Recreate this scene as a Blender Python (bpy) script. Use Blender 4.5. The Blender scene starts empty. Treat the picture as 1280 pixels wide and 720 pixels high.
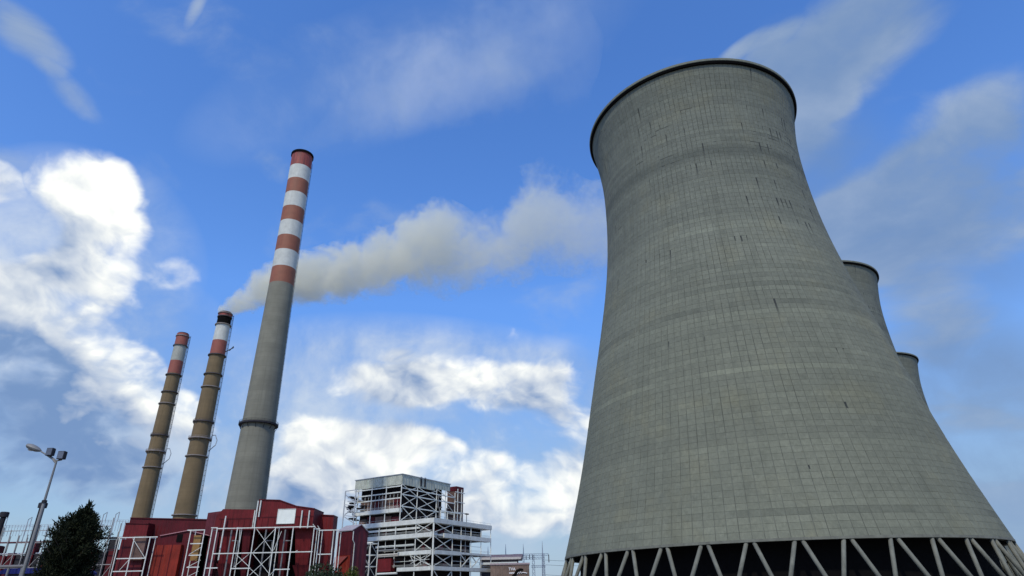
import bpy, bmesh, math, random
import numpy as np
from mathutils import Vector, Matrix, noise as mnoise
R = math.radians
random.seed(7)
sc = bpy.context.scene
COL = sc.collection

# ------------------------------------------------------------------ camera
FPX, PITCH, ROLL = 776.7, 0.46069, -0.02138     # focal length in pixels of the 1280 wide photo
EYE = Vector((0, 0, 1.7))
cam = bpy.data.cameras.new('camera')
cam.sensor_width = 36.0
cam.lens = 36.0 * FPX / 1280.0
cam.clip_start, cam.clip_end = 0.3, 30000
camo = bpy.data.objects.new('camera', cam)
COL.objects.link(camo)
_fw = Vector((0, math.cos(PITCH), math.sin(PITCH)))
_up0 = Vector((0, -math.sin(PITCH), math.cos(PITCH)))
_rt0 = Vector((1, 0, 0))
_rt = _rt0 * math.cos(ROLL) + _up0 * math.sin(ROLL)
_up = _up0 * math.cos(ROLL) - _rt0 * math.sin(ROLL)
M = Matrix((_rt, _up, -_fw)).transposed().to_4x4()
M.translation = EYE
camo.matrix_world = M
sc.camera = camo
sc.render.resolution_x, sc.render.resolution_y = 1024, 576

# ------------------------------------------------------------------ light and exposure
SUN_EL, SUN_AZ = 52.0, -164.0        # azimuth clockwise from +Y: behind the camera, to the left
SUN_STRENGTH, SUN_ANGLE = 2.6, 2.0
SKY_STRENGTH = 0.13
sc.view_settings.view_transform = 'Standard'
sc.view_settings.look = 'None'
sc.view_settings.exposure = 0.0
sc.view_settings.gamma = 1.0
sc.render.engine = 'CYCLES'
sc.cycles.use_denoising = True
sc.cycles.max_bounces = 6
sc.cycles.diffuse_bounces = 3
sc.cycles.transparent_max_bounces = 12
sc.cycles.volume_bounces = 3
sun = bpy.data.lights.new('sun', 'SUN')
sun.energy = SUN_STRENGTH
sun.angle = R(SUN_ANGLE)
sun.color = (1.0, 0.94, 0.78)
suno = bpy.data.objects.new('sun', sun)
COL.objects.link(suno)
sdir = Vector((math.sin(R(SUN_AZ)) * math.cos(R(SUN_EL)), math.cos(R(SUN_AZ)) * math.cos(R(SUN_EL)), math.sin(R(SUN_EL))))
suno.rotation_euler = sdir.to_track_quat('Z', 'Y').to_euler()
suno.location = sdir * 300


def ray(px, py):
    """direction of a pixel of the 1280 x 720 photo"""
    d = _fw * FPX + _rt * (px - 640) - _up * (py - 360)
    return d.normalized()


def at_depth(px, py, Y):
    """point seen at that pixel on the upright plane at distance Y in front of the camera"""
    d = ray(px, py)
    return EYE + d * (Y / d.y)


def at_range(px, py, rng):
    d = ray(px, py)
    return EYE + d * (rng / math.hypot(d.x, d.y))


# ------------------------------------------------------------------ node helpers
class NT:
    def __init__(s, tree):
        s.t = tree
        s.n = tree.nodes
        s.l = tree.links

    def node(s, typ, ins=None, **props):
        nd = s.n.new(typ)
        for k, v in props.items():
            setattr(nd, k, v)
        for k, v in (ins or {}).items():
            s.put(nd.inputs[k], v)
        return nd

    def put(s, sock, v):
        if isinstance(v, bpy.types.NodeSocket):
            s.l.new(v, sock)
        elif v is not None:
            sock.default_value = v

    def math(s, op, a, b=None, c=None, clamp=False):
        nd = s.node('ShaderNodeMath', operation=op, use_clamp=clamp)
        s.put(nd.inputs[0], a)
        s.put(nd.inputs[1], b)
        s.put(nd.inputs[2], c)
        return nd.outputs[0]

    def vec(s, op, a, b=None, scale=None):
        nd = s.node('ShaderNodeVectorMath', operation=op)
        s.put(nd.inputs[0], a)
        s.put(nd.inputs[1], b)
        if scale is not None:
            s.put(nd.inputs['Scale'], scale)
        return nd.outputs['Value' if op in ('DOT_PRODUCT', 'LENGTH', 'DISTANCE') else 'Vector']

    def noise(s, v, scale, detail=4, rough=0.5, dist=0.0, dims='3D'):
        nd = s.node('ShaderNodeTexNoise', noise_dimensions=dims)
        if v is not None:
            s.put(nd.inputs['W' if dims == '1D' else 'Vector'], v)
        nd.inputs['Scale'].default_value = scale
        nd.inputs['Detail'].default_value = detail
        nd.inputs['Roughness'].default_value = rough
        nd.inputs['Distortion'].default_value = dist
        return nd.outputs[0]

    def sstep(s, v, lo, hi, a=0.0, b=1.0):
        nd = s.node('ShaderNodeMapRange', interpolation_type='SMOOTHSTEP')
        s.put(nd.inputs['Value'], v)
        s.put(nd.inputs['From Min'], lo)
        s.put(nd.inputs['From Max'], hi)
        s.put(nd.inputs['To Min'], a)
        s.put(nd.inputs['To Max'], b)
        return nd.outputs['Result']

    def lin(s, v, lo, hi, a=0.0, b=1.0):
        nd = s.node('ShaderNodeMapRange', interpolation_type='LINEAR')
        for k, x in zip(('Value', 'From Min', 'From Max', 'To Min', 'To Max'), (v, lo, hi, a, b)):
            s.put(nd.inputs[k], x)
        return nd.outputs['Result']

    def mix(s, f, a, b, blend='MIX'):
        nd = s.node('ShaderNodeMix', data_type='RGBA', blend_type=blend)
        s.put(nd.inputs[0], f)
        for i, v in ((6, a), (7, b)):
            s.put(nd.inputs[i], (*v, 1) if isinstance(v, tuple) and len(v) == 3 else v)
        return nd.outputs[2]

    def combine(s, x, y, z):
        nd = s.node('ShaderNodeCombineXYZ')
        for i, v in enumerate((x, y, z)):
            s.put(nd.inputs[i], v)
        return nd.outputs[0]

    def sep(s, v):
        nd = s.node('ShaderNodeSeparateXYZ')
        s.put(nd.inputs[0], v)
        return nd.outputs


# ------------------------------------------------------------------ world: Nishita sky with procedural clouds
def build_world():
    w = bpy.data.worlds.new('World')
    sc.world = w
    w.use_nodes = True
    w.node_tree.nodes.clear()
    t = NT(w.node_tree)
    sky = t.node('ShaderNodeTexSky', sky_type='NISHITA')
    sky.sun_disc = False
    sky.sun_elevation = R(SUN_EL)
    sky.sun_rotation = R(SUN_AZ)
    sky.altitude = 100
    sky.air_density = 1.0
    sky.dust_density = 0.6
    sky.ozone_density = 2.6
    d = t.node('ShaderNodeTexCoord').outputs['Generated']
    d = t.vec('NORMALIZE', d)
    dz = t.sep(d)[2]
    # slide film renders the zenith deep and the air near the horizon no brighter than the clouds
    hs = t.node('ShaderNodeHueSaturation', {'Saturation': 1.26, 'Value': t.lin(dz, 0.0, 0.42, 0.72, 1.9), 'Hue': 0.510, 'Color': sky.outputs[0]})
    blue = hs.outputs[0]

    def blob(px, py, sx, sy, rot, amp):
        """soft elliptical patch of sky round the direction of a photo pixel; sx, sy half sizes in pixels"""
        c = ray(px, py)
        e1 = (ray(px + 1, py) - ray(px - 1, py)) / 2
        e2 = (ray(px, py - 1) - ray(px, py + 1)) / 2
        k1, k2 = e1.length, e2.length
        e1 = e1.normalized()
        e2 = (e2 - e1 * e2.dot(e1)).normalized()
        a = R(rot)
        u = e1 * math.cos(a) + e2 * math.sin(a)
        v = -e1 * math.sin(a) + e2 * math.cos(a)
        x = t.vec('DOT_PRODUCT', d, tuple(u / (k1 * sx)))
        y = t.vec('DOT_PRODUCT', d, tuple(v / (k2 * sy)))
        z = t.vec('DOT_PRODUCT', d, tuple(c))
        q = t.math('ADD', t.math('MULTIPLY', x, x), t.math('MULTIPLY', y, y))
        m = t.math('SUBTRACT', 1.0, q, clamp=True)
        m = t.math('MULTIPLY', m, t.math('GREATER_THAN', z, 0.0))
        return t.math('MULTIPLY', m, amp)

    def total(bl):
        s = None
        for b in bl:
            o = blob(*b)
            s = o if s is None else t.math('ADD', s, o)
        return s

    # --- cumulus
    CUM = [(110, 225, 78, 58, -15, .50), (95, 270, 60, 60, 0, .30), (155, 260, 46, 64, 0, .36), (160, 330, 105, 70, -20, .52), (240, 345, 60, 36, 10, .42),
           (50, 370, 150, 90, 0, .42), (30, 345, 80, 60, 0, .20), (150, 440, 90, 70, -40, .40), (205, 495, 110, 48, -38, .45), (60, 520, 220, 150, 0, .46), (250, 530, 60, 45, -30, .34),
           (-20, 240, 70, 60, 0, .30), (12, 295, 42, 46, 0, -.50), (62, 300, 26, 30, 0, -.18),
           (470, 480, 110, 38, -8, .50), (570, 475, 130, 46, -5, .52), (690, 500, 120, 70, -12, .54), (630, 415, 55, 20, -15, .26), (490, 440, 32, 14, 0, .30),
           (390, 560, 100, 58, -8, .42), (480, 570, 130, 54, -8, .48), (600, 590, 170, 76, -12, .50), (690, 630, 130, 80, 0, .44), (520, 620, 200, 80, 0, .34),
           (770, 560, 100, 70, 0, .3), (340, 620, 190, 60, 0, .34)]
    bias = total(CUM)
    q = t.vec('MULTIPLY', d, (1.0, 1.0, 1.2))
    wn = t.node('ShaderNodeTexNoise', {'Vector': q, 'Scale': 4.0, 'Detail': 3})
    warp = t.vec('SCALE', t.vec('SUBTRACT', wn.outputs['Color'], (.5, .5, .5)), scale=0.12)
    q = t.vec('ADD', q, warp)
    wf = t.node('ShaderNodeTexNoise', {'Vector': q, 'Scale': 26.0, 'Detail': 4})
    q2 = t.vec('ADD', q, t.vec('SCALE', t.vec('SUBTRACT', wf.outputs['Color'], (.5, .5, .5)), scale=0.022))

    def billow(v, fine):
        """rounded heads of several sizes over a slow swell"""
        def cells(scale):
            nd = t.node('ShaderNodeTexVoronoi', {'Vector': v, 'Scale': scale, 'Randomness': 1.0}, feature='F1')
            return t.math('SUBTRACT', 0.5, nd.outputs['Distance'])
        o = t.math('MULTIPLY', t.math('SUBTRACT', t.noise(v, 5.5, 5, .55), .5), 2.9)
        o = t.math('ADD', o, t.math('MULTIPLY', cells(13.0), .40))
        o = t.math('ADD', o, t.math('MULTIPLY', cells(29.0), .26))
        if fine:
            o = t.math('ADD', o, t.math('MULTIPLY', cells(62.0), .09))
            o = t.math('ADD', o, t.math('MULTIPLY', t.math('SUBTRACT', t.noise(v, 70.0, 6, .6), .5), .22))
        return o

    off = tuple((ray(150, 200) - ray(128, 238)) * 0.42)
    f0 = billow(q2, True)
    f1 = billow(t.vec('ADD', q2, off), False)
    f2 = t.noise(t.vec('ADD', q, tuple(x * 2.2 for x in off)), 6.0, 3, 0.5)
    dens = t.math('ADD', f0, t.math('SUBTRACT', t.math('MULTIPLY', t.math('MINIMUM', bias, .62), 1.9), 0.62))
    dens = t.math('SUBTRACT', dens, t.sstep(bias, .14, 0.0, 0.0, .6))
    cov = t.sstep(dens, -0.20, 0.50)
    cov = t.math('MULTIPLY', cov, t.sstep(dz, 0.0, 0.04, 0.75, 1.0))
    lit = t.math('ADD', t.math('MULTIPLY', t.math('SUBTRACT', f0, f1), .95), 0.60)
    lit = t.math('ADD', lit, t.math('MULTIPLY', t.math('SUBTRACT', 0.5, f2), 1.7))
    # thick parts lit from above, the heavy base to the lower left in shade
    shade = total([(40, 540, 230, 130, -25, .9), (10, 440, 120, 90, 0, .55), (200, 600, 160, 60, 0, .5), (600, 680, 220, 60, 0, .25), (70, 320, 70, 60, 0, .3), (400, 630, 160, 40, 0, .15)])
    bright = total([(120, 220, 80, 70, -20, .9), (150, 270, 60, 70, 0, .5), (180, 325, 90, 60, 0, .55), (185, 460, 110, 48, -38, .9), (250, 500, 50, 40, -35, .4), (60, 385, 100, 45, 0, .5),
                    (390, 545, 80, 44, 0, .7), (530, 570, 100, 38, 0, .7), (690, 610, 80, 44, 0, .6), (440, 470, 80, 28, 0, .5), (600, 460, 90, 26, 0, .35)])
    lit = t.math('ADD', t.math('SUBTRACT', lit, shade), t.math('MULTIPLY', bright, .46))
    lit = t.math('MAXIMUM', t.math('MINIMUM', lit, 1.0), 0.0)
    ccol = t.mix(lit, (1.45, 2.4, 4.3), (8.2, 8.3, 7.9))
    # --- thin high veils
    VEIL = [(1055, 55, 190, 85, 42, .95), (985, 140, 90, 90, 40, .75), (940, 60, 70, 22, 35, .5), (930, 55, 50, 14, 40, .25), (1150, 270, 230, 100, 25, .85), (1060, 300, 90, 70, 30, .6), (1200, 170, 120, 70, 30, .4),
            (1160, 400, 100, 70, 0, .55), (1225, 515, 120, 55, -10, .62), (1250, 640, 130, 90, 0, .5), (1250, 130, 90, 70, 0, .35), (1150, 190, 120, 60, 30, .25),
            (30, 40, 45, 70, 38, .55), (85, 115, 25, 50, 35, .35), (5, 230, 70, 70, 0, .35), (245, 10, 34, 9, 55, .22), (340, 205, 40, 25, -30, .25),
            (610, 90, 220, 60, 18, .2), (200, 580, 240, 90, 0, .2), (720, 560, 150, 90, 0, .2)]
    vb = total(VEIL)
    den = t.math('ADD', t.math('MAXIMUM', dz, 0.0), 0.25)
    pv = t.vec('SCALE', d, scale=t.math('DIVIDE', 1.0, den))
    pv = t.vec('ADD', pv, t.vec('SCALE', warp, scale=1.6))
    g0 = t.noise(pv, 3.2, 9, 0.55, 0.25)
    vd = t.math('ADD', t.math('MULTIPLY', t.math('SUBTRACT', g0, 0.5), 2.3), t.math('SUBTRACT', t.math('MULTIPLY', t.math('MINIMUM', vb, .8), 1.3), .30))
    vcov = t.sstep(vd, -0.10, 0.62, 0.0, 0.9)
    vcol = t.mix(t.sstep(g0, 0.35, 0.7), (1.6, 2.45, 4.0), (3.1, 3.85, 5.0))
    col = t.mix(vcov, blue, vcol)
    # wide soft banks of haze cloud that the cumulus stand in
    MIST = [(90, 330, 190, 150, -20, .75), (120, 470, 240, 160, -20, .8), (230, 560, 160, 110, 0, .6), (540, 500, 300, 110, -5, 1.2), (580, 620, 350, 140, 0, 1.5), (700, 540, 140, 130, 0, .6),
            (1050, 250, 120, 120, 0, .55), (1200, 300, 160, 110, 20, .6), (1200, 500, 170, 130, 0, .9), (1260, 630, 190, 140, 0, 1.3), (1000, 120, 110, 110, 40, .5), (520, 80, 300, 90, 18, .25)]
    mb_ = t.math('MINIMUM', total(MIST), 1.0)
    mn = t.noise(t.vec('ADD', d, warp), 5.5, 7, .6)
    mcov = t.math('MULTIPLY', t.math('MULTIPLY', mb_, 1.5, clamp=True), t.sstep(mn, .25, .68, .25, 1.0), clamp=True)
    mcol = t.mix(t.sstep(t.sep(d)[0], 0.0, .35), t.mix(t.sstep(mn, .3, .7), (2.2, 3.2, 5.0), (5.3, 5.9, 6.6)), (1.25, 2.15, 4.0))
    col = t.mix(t.math('MULTIPLY', mcov, .85), col, mcol)
    # pale air low down
    col = t.mix(t.sstep(dz, 0.40, 0.0, 0.0, 0.55), col, (2.5, 3.6, 5.1))
    col = t.mix(cov, col, ccol)
    bg = t.node('ShaderNodeBackground', {'Color': col, 'Strength': SKY_STRENGTH})
    out = t.node('ShaderNodeOutputWorld')
    t.l.new(bg.outputs[0], out.inputs['Surface'])
    w.cycles.sampling_method = 'MANUAL'
    w.cycles.sample_map_resolution = 512


build_world()


# ------------------------------------------------------------------ materials
def new_mat(name):
    m = bpy.data.materials.new(name)
    m.use_nodes = True
    t = NT(m.node_tree)
    b = m.node_tree.nodes['Principled BSDF']
    return m, t, b


def obj_coord(t):
    return t.node('ShaderNodeTexCoord').outputs['Object']


def world_pos(t):
    return t.node('ShaderNodeNewGeometry').outputs['Position']


def plain(name, col, rough=0.6, metal=0.0, var=0.18, scale=1.5, rust=0.0, streak=0.0, rustcol=(.16, .07, .03), bump=0.0):
    m, t, b = new_mat(name)
    p = world_pos(t)
    n = t.noise(p, scale, 5, 0.6)
    c = t.mix(t.lin(n, .3, .7), tuple(x * (1 - var) for x in col), tuple(min(1, x * (1 + var)) for x in col))
    if streak:
        sx = t.vec('MULTIPLY', p, (1.3, 1.3, 0.06))
        s = t.noise(sx, 1.0, 4, 0.6)
        c = t.mix(t.sstep(s, .5, .8, 0, streak), c, tuple(x * .45 for x in col))
    if rust:
        r = t.noise(p, scale * 2.7, 6, 0.65)
        c = t.mix(t.sstep(r, .58, .72, 0, rust), c, rustcol)
    t.put(b.inputs['Base Color'], c)
    b.inputs['Roughness'].default_value = rough
    b.inputs['Metallic'].default_value = metal
    if bump:
        bp = t.node('ShaderNodeBump', {'Height': t.noise(p, scale * 6, 5, .6), 'Strength': bump, 'Distance': 0.05})
        t.l.new(bp.outputs[0], b.inputs['Normal'])
    return m


def clad(name, col, pitch=1.2, streak=.5, axis=None):
    """painted ribbed sheet metal, faded and streaked"""
    m, t, b = new_mat(name)
    p = world_pos(t)
    n = t.noise(p, .22, 5, 0.6)
    c = t.mix(t.lin(n, .3, .7), tuple(x * .72 for x in col), tuple(x * 1.25 for x in col))
    s = t.noise(t.vec('MULTIPLY', p, (.9, .9, .05)), 1.0, 4, 0.6)
    c = t.mix(t.sstep(s, .48, .78, 0, streak), c, tuple(x * .5 for x in col))
    s2 = t.noise(t.vec('MULTIPLY', p, (.5, .5, .04)), 1.0, 3, 0.6)
    c = t.mix(t.sstep(s2, .6, .8, 0, .35), c, (col[0] * 1.3 + .03, col[1] * 1.8 + .03, col[2] * 1.6 + .03))
    t.put(b.inputs['Base Color'], c)
    b.inputs['Roughness'].default_value = .6
    b.inputs['Specular IOR Level'].default_value = .2
    pos = t.sep(p)
    if axis is None:
        u = pos[0]
    else:
        u = t.vec('DOT_PRODUCT', p, axis)
    wv = t.math('SINE', t.math('MULTIPLY', u, 2 * math.pi / pitch))
    bp = t.node('ShaderNodeBump', {'Height': wv, 'Strength': .8, 'Distance': .10})
    t.l.new(bp.outputs[0], b.inputs['Normal'])
    return m


NCOL, ROW, Z0 = 144, 1.22, 9.62
BANDZ = 104.3


def tower_concrete(name, tower_empty, joints=False, dark=1.0):
    """weathered board-formed concrete: the coordinates turn with the tower"""
    m, t, b = new_mat(name)
    tc = t.node('ShaderNodeTexCoord')
    tc.object = tower_empty
    p = tc.outputs['Object']
    x, y, z = t.sep(p)
    ang = t.math('ARCTAN2', t.math('MULTIPLY', y, -1.0), t.math('MULTIPLY', x, -1.0))
    u = t.math('MULTIPLY', ang, NCOL / (2 * math.pi))
    v = t.math('DIVIDE', t.math('SUBTRACT', z, Z0), ROW)
    # tiny offset keeps the cell numbers constant over each panel
    cu, cv = t.math('FLOOR', u), t.math('FLOOR', v)
    wn = t.node('ShaderNodeTexWhiteNoise', {'Vector': t.combine(cu, cv, 3.0)}, noise_dimensions='3D').outputs[0]
    base = (.200 * dark, .207 * dark, .163 * dark)
    c = t.mix(t.lin(wn, 0, 1, 0, 1), tuple(k * .95 for k in base), tuple(k * 1.05 for k in base))
    big = t.noise(p, .035, 6, .6)
    c = t.mix(t.lin(big, .32, .68, 0, 1), c, t.mix(1.0, c, (.84, .85, .86), 'MULTIPLY'))
    warm = t.noise(p, .09, 3, .6)
    c = t.mix(t.sstep(warm, .5, .72, 0, .5), c, t.mix(1.0, c, (1.14, 1.06, .92), 'MULTIPLY'))
    # lifts cast on different days: rings of slightly different tone
    ring = t.noise(cv, .37, 5, .75, dims='1D')
    ringbreak = t.noise(t.combine(t.math('MULTIPLY', u, .06), t.math('MULTIPLY', cv, .9), 4.0), 1.0, 3, .6)
    c = t.mix(t.lin(ring, .3, .7, 0, 1), t.mix(1.0, c, (.87, .87, .88), 'MULTIPLY'), t.mix(1.0, c, (1.10, 1.10, 1.08), 'MULTIPLY'))
    pale = t.node('ShaderNodeTexWhiteNoise', {'W': t.math('ADD', cv, 17.0)}, noise_dimensions='1D').outputs[0]
    c = t.mix(t.math('MULTIPLY', t.math('GREATER_THAN', pale, .88), t.sstep(ringbreak, .42, .58, 0, .7)), c, t.mix(1.0, c, (1.20, 1.20, 1.17), 'MULTIPLY'))
    c = t.mix(t.math('MULTIPLY', t.math('LESS_THAN', pale, .09), t.sstep(ringbreak, .48, .56, 0, .7)), c, t.mix(1.0, c, (.78, .79, .80), 'MULTIPLY'))
    up = t.sstep(z, 30, 110)
    c = t.mix(up, t.mix(1.0, c, (1.03, 1.02, .95), 'MULTIPLY'), t.mix(1.0, c, (.96, .98, .99), 'MULTIPLY'))
    # dark weathered band above the throat
    zb_ = t.math('ABSOLUTE', t.math('SUBTRACT', t.math('ADD', z, t.math('MULTIPLY', t.math('SUBTRACT', t.noise(p, .12, 3, .5), .5), 3.0)), BANDZ))
    c = t.mix(t.sstep(zb_, 2.6, .4, 0, .75), c, t.mix(1.0, c, (.66, .68, .70), 'MULTIPLY'))
    ring2 = t.noise(t.math('MULTIPLY', z, 1.0), .045, 2, .5, dims='1D')
    c = t.mix(t.lin(ring2, .35, .65, 0, .55), c, t.mix(1.0, c, (.78, .79, .80), 'MULTIPLY'))
    # long runs of dirt
    run = t.noise(t.combine(t.math('MULTIPLY', u, .42), t.math('MULTIPLY', z, .018), 0.0), 1.0, 5, .7)
    c = t.mix(t.sstep(run, .48, .78, 0, .6), c, t.mix(1.0, c, (.66, .67, .68), 'MULTIPLY'))
    fine = t.noise(p, 1.1, 6, .7)
    c = t.mix(t.lin(fine, .3, .7, 0, 1.0), c, t.mix(1.0, c, (.76, .77, .78), 'MULTIPLY'))
    fine2 = t.noise(t.vec('MULTIPLY', p, (1.0, 1.0, .45)), 2.6, 4, .7)
    c = t.mix(t.lin(fine2, .32, .68, 0, 1.0), c, t.mix(1.0, c, (.84, .84, .83), 'MULTIPLY'))
    c = t.mix(1.0, c, (1.07, 1.07, 1.07), 'MULTIPLY')
    # black seep marks along joints, in clusters, mostly in the upper half
    fu = t.math('FRACT', u)
    fv = t.math('FRACT', v)
    lv = t.math('DIVIDE', v, 5.0)
    wn2 = t.node('ShaderNodeTexWhiteNoise', {'Vector': t.combine(cu, t.math('FLOOR', lv), 8.0)}, noise_dimensions='3D').outputs[0]
    wn3 = t.node('ShaderNodeTexWhiteNoise', {'Vector': t.combine(cu, t.math('FLOOR', lv), 21.0)}, noise_dimensions='3D').outputs[0]
    clus = t.noise(p, .075, 3, .5)
    thr = t.math('ADD', t.math('MULTIPLY', clus, -1.15), t.lin(z, 60, 108, 1.64, 1.31))
    thr = t.math('ADD', thr, t.sstep(z, 118, 126, 0, .3))
    on = t.math('GREATER_THAN', wn2, thr)
    nar = t.math('LESS_THAN', fu, t.math('ADD', t.math('MULTIPLY', wn3, .22), .07))
    fl = t.math('FRACT', lv)
    ver = t.sstep(fl, t.math('SUBTRACT', .9, wn3), .97, 0, .9)
    mark = t.math('MULTIPLY', t.math('MULTIPLY', on, nar), ver)
    wn4 = t.node('ShaderNodeTexWhiteNoise', {'Vector': t.combine(t.math('FLOOR', t.math('DIVIDE', u, 3.0)), cv, 33.0)}, noise_dimensions='3D').outputs[0]
    hm = t.math('MULTIPLY', t.math('GREATER_THAN', wn4, t.math('ADD', thr, .26)), t.math('GREATER_THAN', fv, .80))
    mark = t.math('MAXIMUM', mark, t.math('MULTIPLY', hm, .6))
    c = t.mix(mark, c, (.022, .025, .026))
    if joints:
        ju = t.math('LESS_THAN', fu, .07)
        jv = t.math('LESS_THAN', fv, .09)
        c = t.mix(t.math('MULTIPLY', t.math('MAXIMUM', ju, jv), .5), c, (.09, .095, .09))
    t.put(b.inputs['Base Color'], c)
    b.inputs['Roughness'].default_value = .9
    b.inputs['Specular IOR Level'].default_value = .25
    bp = t.node('ShaderNodeBump', {'Height': t.noise(p, 3.0, 5, .65), 'Strength': .35, 'Distance': .04})
    t.l.new(bp.outputs[0], b.inputs['Normal'])
    return m


def stack_concrete(name, col, ringpitch=2.5):
    m, t, b = new_mat(name)
    p = world_pos(t)
    z = t.sep(p)[2]
    n = t.noise(p, .12, 6, .6)
    c = t.mix(t.lin(n, .3, .7), tuple(x * .78 for x in col), tuple(x * 1.16 for x in col))
    s = t.noise(t.vec('MULTIPLY', p, (.8, .8, .015)), 1.0, 5, .6)
    c = t.mix(t.sstep(s, .45, .75, 0, .5), c, tuple(x * .6 for x in col))
    r = t.noise(t.math('FLOOR', t.math('DIVIDE', z, ringpitch)), .9, 2, .6, dims='1D')
    c = t.mix(t.lin(r, .3, .7, 0, .35), c, tuple(x * .7 for x in col))
    j = t.math('LESS_THAN', t.math('FRACT', t.math('DIVIDE', z, ringpitch)), .06)
    c = t.mix(t.math('MULTIPLY', j, .25), c, tuple(x * .4 for x in col))
    t.put(b.inputs['Base Color'], c)
    b.inputs['Roughness'].default_value = .88
    bp = t.node('ShaderNodeBump', {'Height': t.noise(p, 1.5, 5, .65), 'Strength': .3, 'Distance': .06})
    t.l.new(bp.outputs[0], b.inputs['Normal'])
    return m


def band_paint(name, col, soot=0.0):
    m, t, b = new_mat(name)
    p = world_pos(t)
    n = t.noise(p, .3, 6, .65)
    c = t.mix(t.lin(n, .3, .7), tuple(x * .82 for x in col), tuple(min(.9, x * 1.1) for x in col))
    s = t.noise(t.vec('MULTIPLY', p, (.9, .9, .04)), 1.0, 5, .6)
    c = t.mix(t.sstep(s, .5, .8, 0, .4), c, tuple(x * .55 for x in col))
    if soot:
        s = t.noise(t.vec('MULTIPLY', p, (1.0, 1.0, .08)), .6, 5, .6)
        c = t.mix(t.sstep(s, .35, .75, 0, soot), c, (.03, .02, .02))
    t.put(b.inputs['Base Color'], c)
    b.inputs['Roughness'].default_value = .7
    return m


def leaf_mat(name, c0, c1):
    m, t, b = new_mat(name)
    ri = t.node('ShaderNodeNewGeometry').outputs['Random Per Island']
    t.put(b.inputs['Base Color'], t.mix(ri, c0, c1))
    b.inputs['Roughness'].default_value = .7
    b.inputs['Specular IOR Level'].default_value = .08
    return m


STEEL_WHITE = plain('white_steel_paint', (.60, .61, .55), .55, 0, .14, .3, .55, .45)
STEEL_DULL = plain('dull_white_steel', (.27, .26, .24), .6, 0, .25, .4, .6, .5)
STEEL_GREY = plain('grey_steel', (.36, .38, .40), .5, .1, .15, .4, .4)
GALV = plain('galvanised_steel', (.16, .16, .155), .6, .05, .12, 2.0)
DARK_STEEL = plain('dark_steel', (.035, .034, .038), .6, .1, .3, .5)
INTERIOR = plain('interior_shade', (.011, .009, .010), .8, 0, .5, .2)  # near black: the shade inside the open buildings is put into the colour
RED = clad('red_cladding', (.130, .0118, .0132), 1.6)
RED_DARK = clad('dark_red_cladding', (.085, .008, .011), 1.6)
RED_ORANGE = clad('orange_red_cladding', (.20, .022, .012), 1.6)
RED_PURPLE = clad('purple_shade_cladding', (.115, .022, .03), 1.6)  # purple red, with the gabled shed's sky-lit shade put into the colour
CLAD_GREEN = clad('grey_green_cladding', (.42, .435, .36), 1.5, .3)
BROWN = clad('brown_cladding', (.17, .12, .095), 1.5, .3)
WHITE_PANEL = plain('white_panel', (.74, .76, .68), .5, 0, .06, .6, 0, .15)
RUST_PANEL = plain('rusty_panel', (.14, .09, .075), .8, 0, .35, .25, .4, .3)
BLACK = plain('soot_and_shade_black', (.006, .0055, .0055), .9)  # sooty flues, and the painted shade inside the tower base
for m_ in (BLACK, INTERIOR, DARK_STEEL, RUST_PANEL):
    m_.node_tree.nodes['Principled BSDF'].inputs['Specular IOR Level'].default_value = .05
ROOF_DARK = plain('dark_roof', (.06, .05, .055), .8)
GRAVEL = plain('gravel_ground', (.19, .175, .15), .95, 0, .3, .25, bump=.4)
ASPHALT = plain('asphalt', (.05, .05, .052), .9, 0, .2, .8, bump=.3)
CONC = plain('plain_concrete', (.30, .30, .275), .9, 0, .15, .5, 0, .4, bump=.3)
WATER = plain('basin_water', (.02, .03, .03), .08)
LEG = plain('leg_concrete', (.135, .137, .108), .9, 0, .22, .6, .3, .6, (.05, .045, .04), bump=.3)
TALL = stack_concrete('tall_stack_concrete', (.188, .182, .138))
TAN = stack_concrete('tan_stack_concrete', (.165, .117, .058))
BAND_RED = band_paint('red_band_paint', (.25, .084, .043))
BAND_SOOT = band_paint('sooty_red_band_paint', (.30, .055, .04), .75)
BAND_WHITE = band_paint('white_band_paint', (.52, .53, .475))
BAND_GREY = band_paint('greyed_white_band_paint', (.33, .335, .285))
BAND_PINK = band_paint('faded_red_band_paint', (.26, .072, .048))
RING = plain('ring_steel', (.22, .19, .17), .7, 0, .25, .5, .3)
RINGDARK = plain('dark_ring_steel', (.06, .05, .05), .7, 0, .25, .5, .3)
GLASS = plain('lamp_glass', (.55, .57, .6), .15)


# ------------------------------------------------------------------ mesh helpers
def mesh(name, verts, faces, mat, smooth=False):
    me = bpy.data.meshes.new(name)
    me.from_pydata([tuple(v) for v in verts], [], faces)
    me.materials.append(mat)
    if smooth:
        me.polygons.foreach_set('use_smooth', [True] * len(me.polygons))
    me.update()
    return me


def link(name, me, parent=None, loc=(0, 0, 0), rot=None, label=None, kind=None):
    o = bpy.data.objects.new(name, me)
    COL.objects.link(o)
    if parent is not None:
        o.parent = parent
    o.location = loc
    if rot is not None:
        o.rotation_euler = rot
    if label:
        o['label'] = label
    if kind:
        o['kind'] = kind
    return o


def thing(name, label, cat, loc=(0, 0, 0), group=None, rz=0.0):
    o = bpy.data.objects.new(name, None)
    o.empty_display_size = 1
    COL.objects.link(o)
    o.location = loc
    o.rotation_euler = (0, 0, rz)
    o['label'] = label
    o['category'] = cat
    if group:
        o['group'] = group
    return o


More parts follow.
